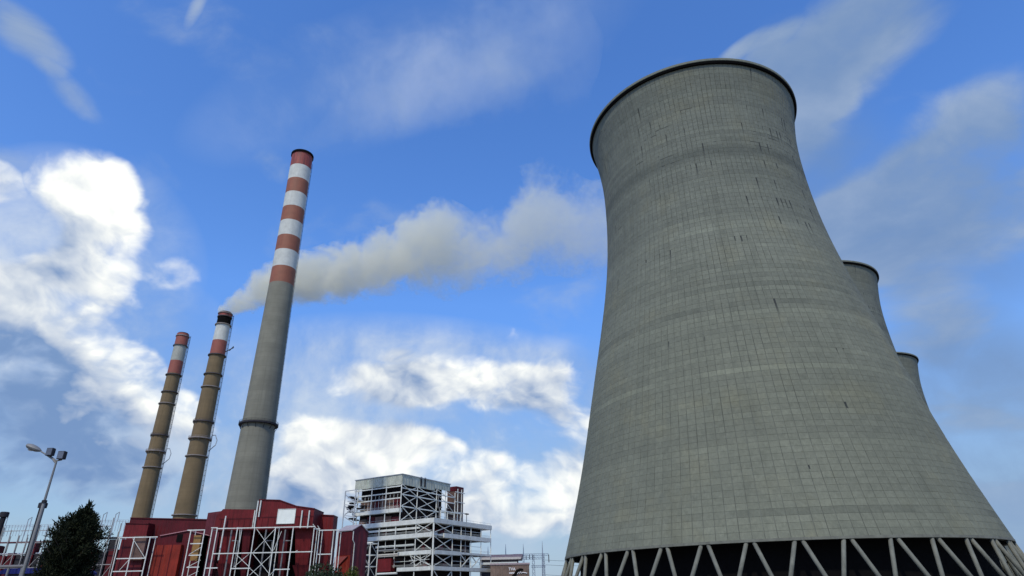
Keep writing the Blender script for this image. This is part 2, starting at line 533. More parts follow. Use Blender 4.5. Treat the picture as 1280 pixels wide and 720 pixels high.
class MB:
    """collects simple solids into one mesh"""

    def __init__(s):
        s.v, s.f = [], []

    def add(s, vs, fs):
        n = len(s.v)
        s.v += [Vector(v) for v in vs]
        s.f += [tuple(i + n for i in f) for f in fs]
        return s

    def box(s, x0, x1, y0, y1, z0, z1):
        vs = [(x, y, z) for z in (z0, z1) for y in (y0, y1) for x in (x0, x1)]
        return s.add(vs, [(0, 2, 3, 1), (4, 5, 7, 6), (0, 1, 5, 4), (2, 6, 7, 3), (0, 4, 6, 2), (1, 3, 7, 5)])

    def bar(s, p, q, w, h=None, up=(0, 0, 1)):
        p, q = Vector(p), Vector(q)
        h = w if h is None else h
        d = (q - p).normalized()
        u = Vector(up)
        if abs(d.dot(u)) > .95:
            u = Vector((0, 1, 0))
        a = d.cross(u).normalized()
        b = a.cross(d).normalized()
        vs = [e + a * (w / 2 * i) + b * (h / 2 * j) for e in (p, q) for i, j in ((-1, -1), (1, -1), (1, 1), (-1, 1))]
        return s.add(vs, [(3, 2, 1, 0), (4, 5, 6, 7), (0, 1, 5, 4), (1, 2, 6, 5), (2, 3, 7, 6), (3, 0, 4, 7)])

    def tube(s, pts, r, n=8, caps=True):
        pts = [Vector(p) for p in pts]
        rr = r if isinstance(r, (list, tuple)) else [r] * len(pts)
        rings = []
        a = None
        for i, p in enumerate(pts):
            d = (pts[min(i + 1, len(pts) - 1)] - pts[max(i - 1, 0)]).normalized()
            if a is None:
                a = d.orthogonal().normalized()
            a = (a - d * a.dot(d)).normalized()
            b = d.cross(a)
            rings.append([p + (a * math.cos(2 * math.pi * k / n) + b * math.sin(2 * math.pi * k / n)) * rr[i] for k in range(n)])
        vs = [v for rg in rings for v in rg]
        fs = []
        for i in range(len(pts) - 1):
            for k in range(n):
                k2 = (k + 1) % n
                fs.append((i * n + k, i * n + k2, (i + 1) * n + k2, (i + 1) * n + k))
        if caps:
            fs.append(tuple(range(n - 1, -1, -1)))
            fs.append(tuple((len(pts) - 1) * n + k for k in range(n)))
        return s.add(vs, fs)

    def lathe(s, prof, n=48, closed=False, cx=0, cy=0):
        """prof: list of (r, z) from bottom outside upward"""
        vs, fs = [], []
        m = len(prof)
        for r, z in prof:
            for k in range(n):
                a = 2 * math.pi * k / n
                vs.append((cx + r * math.cos(a), cy + r * math.sin(a), z))
        for i in range(m if closed else m - 1):
            j = (i + 1) % m
            for k in range(n):
                k2 = (k + 1) % n
                fs.append((i * n + k, i * n + k2, j * n + k2, j * n + k))
        return s.add(vs, fs)

    def prism(s, poly, y0, y1):
        """polygon in x-z, extruded along y; poly anticlockwise seen from -y"""
        n = len(poly)
        vs = [(x, y0, z) for x, z in poly] + [(x, y1, z) for x, z in poly]
        fs = [tuple(range(n)), tuple(range(2 * n - 1, n - 1, -1))]
        for i in range(n):
            j = (i + 1) % n
            fs.append((i, i + n, j + n, j))
        return s.add(vs, fs)

    def build(s, name, mat, parent=None, smooth=False, label=None, kind=None, origin=None):
        if origin is None:
            lo = Vector((min(v[i] for v in s.v) for i in range(3)))
            hi = Vector((max(v[i] for v in s.v) for i in range(3)))
            origin = (lo + hi) / 2
        origin = Vector(origin)
        me = mesh(name, [v - origin for v in s.v], s.f, mat, False)
        o = link(name, me, parent, origin, label=label, kind=kind)
        if smooth:
            bm = bmesh.new()
            bm.from_mesh(me)
            for f in bm.faces:
                f.smooth = True
            for e in bm.edges:
                if len(e.link_faces) == 2 and e.calc_face_angle(0) > R(35):
                    e.smooth = False
            bm.to_mesh(me)
            bm.free()
        return o


def rel(root, p):
    return Vector(p) - root.location


# ------------------------------------------------------------------ ground, road
me = mesh('ground', [(-9000, -3000, 0), (9000, -3000, 0), (9000, 16000, 0), (-9000, 16000, 0)], [(0, 1, 2, 3)], GRAVEL)
link('ground', me, kind='structure')
MB().box(-40, 40, -12, 9, -.3, .004).build('parking_lot', ASPHALT, kind='structure')
MB().box(-40, 40, 9, 9.3, -.3, .14).build('kerb', CONC, kind='structure')
mb = MB()
for k in range(-12, 13):
    mb.add([(k * 3 - .05, 3.5, .008), (k * 3 + .05, 3.5, .008), (k * 3 + .05, 8.8, .008), (k * 3 - .05, 8.8, .008)], [(0, 1, 2, 3)])
mb.build('parking_marking', plain('road_paint', (.7, .7, .68), .7), kind='structure')

# ------------------------------------------------------------------ cooling towers
HT = 133.0
ZN = np.array([0.0723, 0.2, 0.35, 0.5, 0.65, 0.8, 0.9, 1.0])
YN = np.array([0.3523, 0.3170, 0.2845, 0.2530, 0.2272, 0.2165, 0.2190, 0.2345])


def _spline():
    n = len(ZN)
    h = np.diff(ZN)
    A = np.eye(n)
    b = np.zeros(n)
    for i in range(1, n - 1):
        A[i, i - 1], A[i, i], A[i, i + 1] = h[i - 1], 2 * (h[i - 1] + h[i]), h[i]
        b[i] = 6 * ((YN[i + 1] - YN[i]) / h[i] - (YN[i] - YN[i - 1]) / h[i - 1])
    return np.linalg.solve(A, b), h


_MM, _HH = _spline()


def shell_r(z):
    z = np.asarray(z, dtype=float) / HT
    i = np.clip(np.searchsorted(ZN, z) - 1, 0, len(ZN) - 2)
    h = _HH[i]
    a, c = (ZN[i + 1] - z) / h, (z - ZN[i]) / h
    return HT * (a * YN[i] + c * YN[i + 1] + ((a ** 3 - a) * _MM[i] + (c ** 3 - c) * _MM[i + 1]) * h * h / 6)


NROW = 101
ZTOP = Z0 + NROW * ROW        # 132.84
JW, JD = 0.055, 0.05           # half joint width, joint depth
NPAIR, PHASE = 38, -94.2


def panel_verts(a0, a1, z0, z1, proud):
    """the eight corners of one cast panel: foot on the shell, face standing proud"""
    out = []
    for d, ins in ((-.02, 0.0), (JD + proud, 0.55)):
        for a, z, sa, sz in ((a0, z0, 1, 1), (a1, z0, -1, 1), (a1, z1, -1, -1), (a0, z1, 1, -1)):
            zz = z + sz * (JW * .26 * (.6 + ins))
            r = float(shell_r(zz)) + d
            aa = a + sa * JW * 1.15 * (.6 + ins) / r
            out.append((r * math.cos(aa), r * math.sin(aa), zz))
    return out


PFACES = [(4, 5, 6, 7), (0, 1, 5, 4), (1, 2, 6, 5), (2, 3, 7, 6), (3, 0, 4, 7)]


def cooling_tower(label, loc, detailed):
    root = thing('cooling_tower', label, 'cooling tower', (loc[0], loc[1], 0), 'cooling towers standing in a row')
    cm = tower_concrete('tower_concrete', root, not detailed)
    sheet = plain('joint_concrete', (.100, .106, .084), .95, 0, .55, .16)
    n = NCOL if detailed else 96
    zs = np.linspace(Z0, ZTOP, 61)
    prof = [(float(shell_r(z)), float(z)) for z in zs]
    prof += [(float(shell_r(z)) - .9, float(z)) for z in zs[::-1]]
    MB().lathe(prof, n, True).build('shell', sheet if detailed else cm, root, True, origin=(0, 0, 0))
    if detailed:
        rnd = random.Random(3)
        step = 2 * math.pi / NCOL
        single = set()
        facing = math.atan2(-loc[1], -loc[0])
        c0 = round((facing + R(6)) / step)
        # the 300 panels that show largest: five lifts just above the legs, on the side that faces the photographer
        for row in range(5):
            z0 = Z0 + row * ROW
            vs = panel_verts(0, step, z0, z0 + ROW, 0)
            pm = mesh('concrete_panel', vs, PFACES, cm)
            for k in range(c0 - 30, c0 + 30):
                single.add((row, k % NCOL))
                link('concrete_panel', pm, root, rot=(0, 0, k * step))
        V, F = [], []
        for row in range(NROW):
            z0 = Z0 + row * ROW
            for k in range(NCOL):
                if (row, k) in single:
                    continue
                b = len(V)
                V += panel_verts(k * step, (k + 1) * step, z0, z0 + ROW, rnd.uniform(-.012, .02))
                F += [tuple(i + b for i in f) for f in PFACES]
        me = mesh('concrete_panels', V, F, cm)
        link('concrete_panel', me, root, kind='stuff', label='weathered grey concrete panels covering the upper shell in rows')
    # lip round the mouth and a black ring below it
    rt = float(shell_r(ZTOP))
    lipm = tower_concrete('lip_concrete', root, False, 1.05)
    MB().lathe([(rt - .05, ZTOP - .35), (rt + .70, ZTOP - .30), (rt + .78, ZTOP - .22), (rt + .78, ZTOP + .48), (rt + .6, ZTOP + .55), (rt - .9, ZTOP + .55), (rt - .9, ZTOP - .35)],
               n, True).build('rim', lipm, root, True, origin=(0, 0, 0))
    MB().lathe([(rt - .02, ZTOP - .95), (rt + .42, ZTOP - .85), (rt + .62, ZTOP - .37), (rt - .02, ZTOP - .37)], n, True).build('under_rim_ring', BLACK, root, True, origin=(0, 0, 0))
    # lower edge beam
    rb = float(shell_r(Z0))
    MB().lathe([(rb + .16, Z0 - .42), (rb + .12, Z0 + .02), (rb - 1.1, Z0 + .02), (rb - 1.0, Z0 - .42)], n, True).build('ring_beam', LEG, root, True, origin=(0, 0, 0))
    # raking legs in pairs: one mesh for each lean, copied round the ring
    zt, zb = Z0 - .3, 1.0
    rbot = rb + 2.55
    half = math.pi / NPAIR
    cols = []
    for sgn in (-1, 1):
        a_t, a_b = sgn * .56 / rb, sgn * (half - .5 / rbot)
        p = Vector(((rb - .35) * math.cos(a_t), (rb - .35) * math.sin(a_t), zt))
        q = Vector((rbot * math.cos(a_b), rbot * math.sin(a_b), zb))
        mb2 = MB().tube([q, q.lerp(p, .5), p], .36, 10)
        cols.append(mesh('leg', mb2.v, mb2.f, LEG, True))
    for k in range(NPAIR):
        a = R(PHASE) + k * 2 * half
        for c in cols:
            link('leg', c, root, rot=(0, 0, a))
    # cold water basin and a black drum standing in for the shaded inside
    MB().lathe([(rbot + 2.2, 0), (rbot + 2.2, 1.25), (rbot - 1.6, 1.25), (rbot - 1.6, .2)], n, False).build('basin_wall', CONC, root, True, origin=(0, 0, 0))
    MB().lathe([(rbot - 1.6, .9), (.01, .9)], n, False).build('water', WATER, root, origin=(0, 0, 0))
    MB().lathe([(rb - 3.4, .9), (rb - 3.4, Z0 + 2), (.5, Z0 + 2)], n, False).build('shade_drum', BLACK, root, True, origin=(0, 0, 0))
    return root


T1, T2, T3 = (58.0, 157.5), (144.4, 275.9), (233.0, 397.2)
cooling_tower('largest nearest grey concrete cooling tower, standing on raking legs', T1, True)
cooling_tower('concrete cooling tower in the middle, its rim showing past the right side of the nearest', T2, False)
cooling_tower('smallest looking farthest cooling tower, its rim low at the far right', T3, False)


# ------------------------------------------------------------------ chimneys
def stack_axis(top, base, dist):
    """returns the foot of the stack and a function giving the height of the axis at a photo row"""
    p = at_range(top[0], top[1], dist)

    def h(py):
        f = (py - top[1]) / (base[1] - top[1])
        x = top[0] + (base[0] - top[0]) * f
        return at_range(x, py, dist).z
    return Vector((p.x, p.y, 0)), h


def radius_fn(prof):
    zs, rs = [p[0] for p in prof], [p[1] for p in prof]
    return lambda z: float(np.interp(z, zs, rs))


def ring_part(root, z, r, wide, thick, mat, name='platform_ring', rail=False):
    mb = MB().lathe([(r - .05, z - thick / 2), (r + wide, z - thick / 2), (r + wide, z + thick / 2), (r - .05, z + thick / 2)], 40, True)
    o = mb.build(name, mat, root, True, origin=(0, 0, z))
    if rail:
        mb = MB()
        rr = r + wide - .1
        for dz in (.7, 1.3):
            mb.lathe([(rr - .05, z + dz - .05), (rr + .05, z + dz - .05), (rr + .05, z + dz + .05), (rr - .05, z + dz + .05)], 40, True)
        for k in range(20):
            a = k * math.pi / 10
            mb.tube([(rr * math.cos(a), rr * math.sin(a), z + thick / 2), (rr * math.cos(a), rr * math.sin(a), z + 1.35)], .06, 5)
        g = mb.build('guard_rail', mat, None, origin=(0, 0, z))
        g.parent = o
        g.location = (0, 0, 0)
    return o


def ladder(root, rf, z0, z1, ang, mat):
    mb = MB()
    d = Vector((math.cos(ang), math.sin(ang), 0))
    s = Vector((-d.y, d.x, 0))
    zs = list(np.arange(z0, z1, 6.0)) + [z1]
    for sd in (-.35, .35):
        mb.tube([d * (rf(z) + .35) + s * sd + Vector((0, 0, z)) for z in zs], .07, 5)
    for z in np.arange(z0, z1, 1.5):
        r = rf(z)
        mb.tube([d * (r + .35) - s * .35 + Vector((0, 0, z)), d * (r + .35) + s * .35 + Vector((0, 0, z))], .05, 4)
    for z in np.arange(z0 + 3, z1, 3.0):
        r = rf(z)
        pts = [d * (r + .35 + 1.0 * math.sin(k * math.pi / 6)) + s * (.55 * math.cos(k * math.pi / 6)) + Vector((0, 0, z)) for k in range(7)]
        mb.tube(pts, .06, 4)
    for k in range(5):
        f = math.pi * (k + 1) / 6
        mb.tube([d * (rf(z) + .35 + 1.0 * math.sin(f)) + s * (.55 * math.cos(f)) + Vector((0, 0, z)) for z in zs], .05, 4)
    return mb.build('ladder_cage', mat, root, origin=(0, 0, 0))


def shaft_piece(name, root, rf, z0, z1, mat, proud=0.0, n=64, label=None):
    zs = np.linspace(z0, z1, max(2, int((z1 - z0) / 12) + 2))
    prof = [(rf(z) + proud, float(z)) for z in zs]
    prof = [(rf(z0) - .3, z0)] + prof + [(rf(z1) - .3, z1)]
    return MB().lathe(prof, n).build(name, mat, root, True, label=label, origin=(0, 0, z0))


# tall striped stack
foot, hh = stack_axis((378, 196), (305, 636), 327.0)
tall = thing('chimney', 'tallest grey chimney with many broad red and white bands round its upper half', 'chimney', foot, 'power plant chimneys')
htop = hh(195.5)
rf = radius_fn([(0, 9.4), (hh(636), 8.65), (hh(530), 7.7), (hh(356), 6.36), (hh(270), 6.1), (htop, 6.0)])
shaft_piece('shaft', tall, rf, 0, hh(357.5), TALL)
rows = [357.5, 337.5, 317, 299, 280.5, 263, 245.5, 228.5, 212, 196.5]
for i in range(9):
    red = i % 2 == 0
    m_ = BAND_SOOT if i == 8 else (BAND_RED if red else BAND_WHITE)
    shaft_piece('painted_band', tall, rf, hh(rows[i]), hh(rows[i + 1]), m_, .004,
                label='sooty dark red top band' if i == 8 else ('red painted band' if red else 'white painted band'))
ring_part(tall, hh(196.2) + .3, rf(htop), .55, 1.3, BLACK, 'crown_ring')
MB().lathe([(rf(htop) - .3, htop - 9), (rf(htop) - .9, htop + 1.4), (rf(htop) - 1.4, htop + 1.4), (rf(htop) - 1.4, htop - 9)], 48).build('flue_liner', BLACK, tall, True, origin=(0, 0, 0))
ring_part(tall, hh(531.5), rf(hh(531.5)), 1.5, .8, DARK_STEEL, rail=True)
mb = MB()
zb = hh(531.5)
for k in range(14):
    a = 2 * math.pi * k / 14
    d = Vector((math.cos(a), math.sin(a), 0))
    MB().bar(d * (rf(zb) + 1.3) + Vector((0, 0, zb - .4)), d * rf(zb - 3) + Vector((0, 0, zb - 2.6)), .2).build('bracket', DARK_STEEL, tall)
ladder(tall, rf, 5, htop - 2, R(50), DARK_STEEL)


def small_stack(label, top, base, dist, bands, rings, prof_d, smoky):
    foot, hh = stack_axis(top, base, dist)
    root = thing('chimney', label, 'chimney', foot, 'power plant chimneys')
    ht = hh(top[1])
    rf = radius_fn([(0, prof_d[0]), (hh(base[1]), prof_d[1]), (ht, prof_d[2])])
    z = 0
    for y, mat, lab in bands:
        z1 = hh(y)
        if lab:
            shaft_piece('painted_band', root, rf, z, z1, mat, .004, 48, lab)
        else:
            shaft_piece('shaft', root, rf, z, z1, mat, 0, 48)
        z = z1
    for y, wide, rail, mat in rings:
        ring_part(root, hh(y), rf(hh(y)), wide, .55 if not rail else .7, mat, rail=rail)
        if rail:
            mb = MB()
            zr = hh(y)
            for k in range(10):
                a = 2 * math.pi * k / 10
                d = Vector((math.cos(a), math.sin(a), 0))
                MB().bar(d * (rf(zr) + wide * .9) + Vector((0, 0, zr - .3)), d * rf(zr - 2) + Vector((0, 0, zr - 1.9)), .18).build('bracket', mat, root)
    MB().lathe([(rf(ht) - .3, ht - 6), (rf(ht) - .5, ht + .6), (rf(ht) - .9, ht + .6), (rf(ht) - .9, ht - 6)], 40).build('flue_liner', BLACK, root, True, origin=(0, 0, 0))
    ladder(root, rf, 4, ht - 1, R(20), DARK_STEEL)
    return root, foot, hh, rf


L = small_stack('leftmost shorter tan chimney with no smoke, its top banded red, grey and red', (229, 418), (178, 648), 497.0,
                [(468, TAN, None), (452, BAND_PINK, 'faded red band'), (433, BAND_GREY, 'greyed white band'), (418, BAND_PINK, 'faded red top band')],
                [(421, .5, False, RING), (433, .7, False, RINGDARK), (469.5, .9, False, RINGDARK), (491, .9, False, RINGDARK), (505.5, .8, False, RING),
                 (545, .8, True, RINGDARK), (565, 1.3, True, RING), (585, .9, False, RING)], (5.7, 5.5, 4.18), False)
Mi = small_stack('smoking tan chimney with a black band above its white and red bands', (282, 392), (232, 648), 443.0,
                 [(444, TAN, None), (427, BAND_PINK, 'faded red band'), (407.5, BAND_WHITE, 'white band'), (396.5, BLACK, 'soot black band'), (392, BAND_SOOT, 'sooty red top edge')],
                 [(393, .5, False, RING), (397, .45, False, RINGDARK), (407, .8, False, RING), (445, .9, False, RINGDARK), (469, .9, False, RINGDARK), (485, .8, False, RING),
                  (528, .9, True, RINGDARK), (549, 1.4, True, RING), (571, .9, False, RING), (644.5, 1.0, False, RING)], (6.5, 6.2, 4.36), True)

for (root, foot, hh, rf), ya, yb in ((L, 562, 580), (Mi, 545, 563)):
    za, zb = hh(ya), hh(yb)
    r = rf(za)
    d = Vector((math.cos(R(24)), math.sin(R(24)), 0))
    mb = MB()
    for s in (-.4, .4):
        sv = Vector((-d.y, d.x, 0)) * s
        pts = [d * (r + 1.0) + sv + Vector((0, 0, za + .8)), d * (r + 2.9) + sv + Vector((0, 0, za + 1.2)), d * (r + 4.4) + sv + Vector((0, 0, za - 2)),
               d * (r + 4.0) + sv + Vector((0, 0, zb + 4)), d * (rf(zb) + .6) + sv + Vector((0, 0, zb))]
        mb.tube(pts, .22, 6)
    mb.build('bent_duct', STEEL_GREY, root, origin=(0, 0, 0))
root, foot, hh, rf = Mi
z = hh(437)
d = Vector((math.cos(R(22)), math.sin(R(22)), 0))
MB().bar(d * rf(z) + Vector((0, 0, z - 1)), d * (rf(z) + 4.6) + Vector((0, 0, z + 2.6)), .5, .5).bar(d * (rf(z) + 2.2) + Vector((0, 0, z)), d * (rf(z) + 4.4) + Vector((0, 0, z + 3.4)), .7, .4).build('davit_arm', DARK_STEEL, root)


# ------------------------------------------------------------------ smoke plumes
def plume(name, label, path, Y, dens, col, scale, fall, seed, rough_edge=1.0):
    """a closed lumpy hull round the drifting smoke, filled with an uneven volume that thins towards the hull"""
    rnd = random.Random(seed)
    bm = bmesh.new()
    pts = []
    for px, py, rp in path:
        p = at_depth(px, py, Y)
        q = at_depth(px, py + rp, Y)
        pts.append((p, (p - q).length))
    for i in range(len(pts) - 1):
        (p, r0), (q, r1) = pts[i], pts[i + 1]
        n = max(2, int((q - p).length / (0.30 * (r0 + r1) / 2)))
        for k in range(n):
            f = k / n
            c, r = p.lerp(q, f), r0 + (r1 - r0) * f
            bmesh.ops.create_icosphere(bm, subdivisions=2, radius=r * .98, matrix=Matrix.Translation(c))
            for j in range(2):
                u = Vector((rnd.gauss(0, .6), rnd.gauss(0, 1), rnd.gauss(0, 1))).normalized()
                rr = r * rnd.uniform(.3, .5)
                bmesh.ops.create_icosphere(bm, subdivisions=2, radius=rr, matrix=Matrix.Translation(c + u * (r * 1.08 - rr * .8)))
    org = pts[0][0].copy()
    bmesh.ops.translate(bm, verts=bm.verts, vec=-org)
    me = bpy.data.meshes.new(name)
    bm.to_mesh(me)
    bm.free()
    o = bpy.data.objects.new(name, me)
    COL.objects.link(o)
    o.location = org
    md = o.modifiers.new('remesh', 'REMESH')
    md.mode = 'VOXEL'
    rm = pts[len(pts) // 2][1]
    md.voxel_size = max(.8, rm * .10)
    bpy.context.view_layer.update()
    ev = o.evaluated_get(bpy.context.evaluated_depsgraph_get())
    nm = bpy.data.meshes.new_from_object(ev)
    o.modifiers.clear()
    o.data = nm
    m = bpy.data.materials.new(name)
    m.use_nodes = True
    m.node_tree.nodes.clear()
    t = NT(m.node_tree)
    p = t.node('ShaderNodeTexCoord').outputs['Object']
    # rolling warp so that the edges curl
    w1 = t.node('ShaderNodeTexNoise', {'Vector': p, 'Scale': scale * .7, 'Detail': 5, 'Roughness': .6})
    x0_ = t.sep(p)[0]
    xs_ = [q.x - org.x for q, _ in pts]
    x_lo, x_hi = xs_[0], xs_[-1]
    fx0 = t.lin(x0_, x_lo, x_hi)
    zs_ = [q.z - org.z for q, _ in pts]
    z_lo, z_hi = min(zs_), max(zs_)
    r_hi = max(r for _, r in pts)

    def curve(vals, v):
        nd = t.node('ShaderNodeFloatCurve', {'Value': v})
        c = nd.mapping.curves[0]
        while len(c.points) > 2:
            c.points.remove(c.points[1])
        c.points[0].location = (0, vals[0])
        c.points[1].location = (1, vals[-1])
        for xx, vv in list(zip(xs_, vals))[1:-1]:
            c.points.new((xx - x_lo) / (x_hi - x_lo), vv)
        nd.mapping.update()
        return nd.outputs[0]

    rad = t.math('MULTIPLY', curve([r / r_hi for _, r in pts], fx0), r_hi)
    wv = t.vec('SCALE', t.vec('SUBTRACT', w1.outputs['Color'], (.5, .5, .5)), scale=t.math('MULTIPLY', rad, 1.5 * rough_edge))
    pw = t.vec('ADD', p, wv)
    xw, yw, zw = t.sep(pw)
    fx = t.lin(xw, x_lo, x_hi)
    zc = t.lin(curve([(z - z_lo) / (z_hi - z_lo) for z in zs_], fx), 0, 1, z_lo, z_hi)
    dzz = t.math('SUBTRACT', zw, zc)
    rho = t.math('SQRT', t.math('ADD', t.math('MULTIPLY', dzz, dzz), t.math('MULTIPLY', yw, yw)))
    rho = t.math('DIVIDE', rho, t.math('MAXIMUM', rad, .5))
    n = t.noise(pw, scale * 1.6, 5, .6)
    core = t.math('ADD', t.math('SUBTRACT', 1.0, rho), t.math('MULTIPLY', t.math('SUBTRACT', n, .5), 1.5 * rough_edge))
    dd = t.sstep(core, .06, .50)
    fade = curve(fall, fx0)
    dd = t.math('MULTIPLY', dd, fade)
    pv = t.node('ShaderNodeVolumePrincipled', {'Color': (*col, 1), 'Density': t.math('MULTIPLY', dd, dens), 'Anisotropy': .15})
    out = t.node('ShaderNodeOutputMaterial')
    t.l.new(pv.outputs[0], out.inputs['Volume'])
    nm.materials.clear()
    nm.materials.append(m)
    o['label'] = label
    o['category'] = 'smoke'
    o['kind'] = 'thing'
    return o


YM = Mi[1].y
plume('smoke_plume', 'dense cream grey smoke plume drifting right from the black banded chimney',
      [(281.5, 390, 9), (291, 382, 15), (305, 372, 21), (330, 359, 28), (365, 352, 33), (400, 346, 37), (440, 338, 41), (480, 326, 44), (520, 311, 50), (545, 306, 58), (575, 315, 48),
       (612, 316, 44), (645, 298, 55), (676, 272, 66), (718, 288, 57), (770, 290, 62), (830, 285, 64), (890, 280, 64)],
      YM, .25, (.96, .945, .82), .050, [1, 1, .8, .62, .50, .42, .34, .28, .23, .19, .165, .14, .11, .088, .074, .06, .04, .02], 5, 1.25)
plume('thin_smoke_plume', 'faint thin bluish smoke trailing up and right from the top of the tallest chimney',
      [(379, 192, 8), (392, 176, 14), (415, 158, 24), (450, 140, 34), (500, 118, 46), (560, 96, 54), (630, 76, 60), (700, 60, 64)],
      tall.location.y, .008, (.80, .85, .88), .045, [.3, .5, .7, .8, .8, .7, .5, .3], 9)


# ------------------------------------------------------------------ steel frames and sheds
def beam(root, name, p, q, w, h=None, mat=None, label=None):
    return MB().bar(rel(root, p), rel(root, q), w, h).build(name, mat or STEEL_WHITE, root, label=label)


def post_to_ground(root, px, py, Y, w, mat=None, name='post'):
    p = at_depth(px, py, Y)
    return beam(root, name, p, Vector((p.x, p.y, 0)), w, None, mat)


def xz(px, py, Y):
    p = at_depth(px, py, Y)
    return p.x, p.z


def shed(name, label, poly, Y, depth, mat, cat='building', group='red precipitator buildings', roofmat=None):
    """flat fronted block: poly is the outline of its roof line in photo pixels, left to right"""
    P = [xz(a, b, Y) for a, b in poly]
    cx = (P[0][0] + P[-1][0]) / 2
    root = thing(name, label, cat, (cx, Y, 0), group)
    pl = [(P[0][0] - cx, 0), (P[-1][0] - cx, 0)] + [(x - cx, z) for x, z in reversed(P)]
    MB().prism(pl, 0, depth).build('wall', mat, root)
    # roof edge and coping: one flat strip along each straight run of the roof line
    for i in range(len(P) - 1):
        a, b = Vector((P[i][0] - cx, 0, P[i][1])), Vector((P[i + 1][0] - cx, 0, P[i + 1][1]))
        mb = MB()
        up = Vector((0, 0, .35))
        vs = []
        for e in (a, b):
            for y in (-.35, depth + .35):
                vs += [e + Vector((0, y, .02)), e + Vector((0, y, .02)) + up]
        mb.add(vs, [(0, 4, 5, 1), (2, 3, 7, 6), (1, 5, 7, 3), (0, 2, 6, 4), (0, 1, 3, 2), (4, 6, 7, 5)])
        mb.build('roof_edge', roofmat or RED_DARK, root)
    return root


# A: long low block at the back left, in front of the two tan chimneys
A = shed('red_building', 'long low dark red building in front of the two tan chimneys', [(163, 648), (260, 650)], 285, 26, RED_DARK)
A2 = shed('red_building', 'small brighter red block at the left end of the long low red building', [(157, 654.5), (186, 655)], 280, 5, RED)
B = shed('gabled_red_building', 'red gabled building with one dark square opening under its ridge', [(199, 669.5), (235, 662.7), (262, 669)], 262, 15, RED_DARK)
p = at_depth(224.7, 672.6, 262)
mb = MB().box(p.x - B.location.x - 1.1, p.x - B.location.x + 1.1, -.25, .3, p.z - 1.4, p.z + 1.4)
mb.build('opening', BLACK, B)
x0, z0 = xz(198, 682, 262)
x1, z1 = xz(230, 682, 262)
MB().box(x0 - B.location.x, x1 - B.location.x, -2.2, -.02, 0, z0).build('hopper_front', RED_ORANGE, B, label='brighter orange red front')
for f in (.33, .66):
    MB().box(x0 + (x1 - x0) * f - B.location.x - .15, x0 + (x1 - x0) * f - B.location.x + .15, -2.35, -2.2, 0, z0).build('rib', RED_DARK, B)
for a_, b_ in (((200, 669.7), (235, 663)), ((235, 663), (262, 669.4))):
    p, q = at_depth(*a_, 261.6), at_depth(*b_, 261.6)
    beam(B, 'verge', p, q, .3, .3, plain('pale_red_trim', (.35, .16, .17)))

# C and D: the main precipitator house, open underneath with hoppers
main = thing('precipitator_house', 'big central red block with a white square panel, behind the widest white frame', 'building', (at_depth(330, 660, 256).x, 256, 0), 'red precipitator buildings')
mx = main.location.x
_, zu = xz(330, 662, 256)


def main_block(poly, Y, depth, mat, zlow, name='wall'):
    P = [xz(a, b, Y) for a, b in poly]
    pl = [(P[0][0] - mx, zlow), (P[-1][0] - mx, zlow)] + [(x - mx, z) for x, z in reversed(P)]
    o = MB().prism(pl, Y - 256, Y - 256 + depth).build(name, mat, main)
    return P


main_block([(270.5, 645), (279, 636.3), (324, 637)], 257, 13, RED, zu)
main_block([(260, 641), (279, 638.5)], 262, 26, RED_PURPLE, 0, 'side_wall')
Pd = main_block([(324.2, 625.3), (350, 626), (371, 633.5), (393, 636.5)], 256, 13, RED, zu)
for i in range(3):
    a, b = Pd[i], Pd[i + 1]
    mb = MB()
    vs = []
    for e in (a, b):
        for y in (-.3, 13.3):
            vs += [Vector((e[0] - mx, y, e[1] + .02)), Vector((e[0] - mx, y, e[1] + .4))]
    mb.add(vs, [(0, 4, 5, 1), (2, 3, 7, 6), (1, 5, 7, 3), (0, 2, 6, 4), (0, 1, 3, 2), (4, 6, 7, 5)])
    mb.build('roof_edge', RED_DARK, main)
for za_, xa_, xb_, yy in ((zu + .12, 271.5, 323.5, .85), (zu + 4.2, 272.5, 323.5, .85), (zu + .12, 324.5, 391.5, -.15), (zu + 4.4, 325, 392, -.15)):
    xa, _ = xz(xa_, 655, 256 + yy)
    xb, _ = xz(xb_, 655, 256 + yy)
    MB().box(xa - mx, xb - mx, yy, yy + .14, za_, za_ + .28).build('flashing', RED_DARK, main)
for k in range(9):
    xa, _ = xz(328 + k * 7.6, 650, 256)
    if 346 < 328 + k * 7.6 < 369:
        continue
    MB().box(xa - mx - .09, xa - mx + .09, -.12, -.005, zu + .5, zu + 4.3).build('seam', RED_DARK, main)
for k in range(7):
    xa, _ = xz(277 + k * 7.2, 650, 257)
    MB().box(xa - mx - .09, xa - mx + .09, .86, .995, zu + .5, zu + 4.1).build('seam', RED_DARK, main)
x0, zt = xz(348.5, 637.2, 256)
x1, zb = xz(367.5, 653.8, 256)
mb = MB().box(x0 - mx, x1 - mx, -.18, -.02, zb, zt)
wp = mb.build('white_panel', WHITE_PANEL, main)
mb = MB()
for a, b, c, d in ((x0 - .2, x1 + .2, zt, zt + .25), (x0 - .2, x1 + .2, zb - .25, zb), (x0 - .2, x0, zb, zt), (x1, x1 + .2, zb, zt)):
    mb.box(a - mx, b - mx, -.28, -.02, c, d)
f = mb.build('panel_frame', STEEL_WHITE, None)
f.location = f.location - wp.location
f.parent = wp
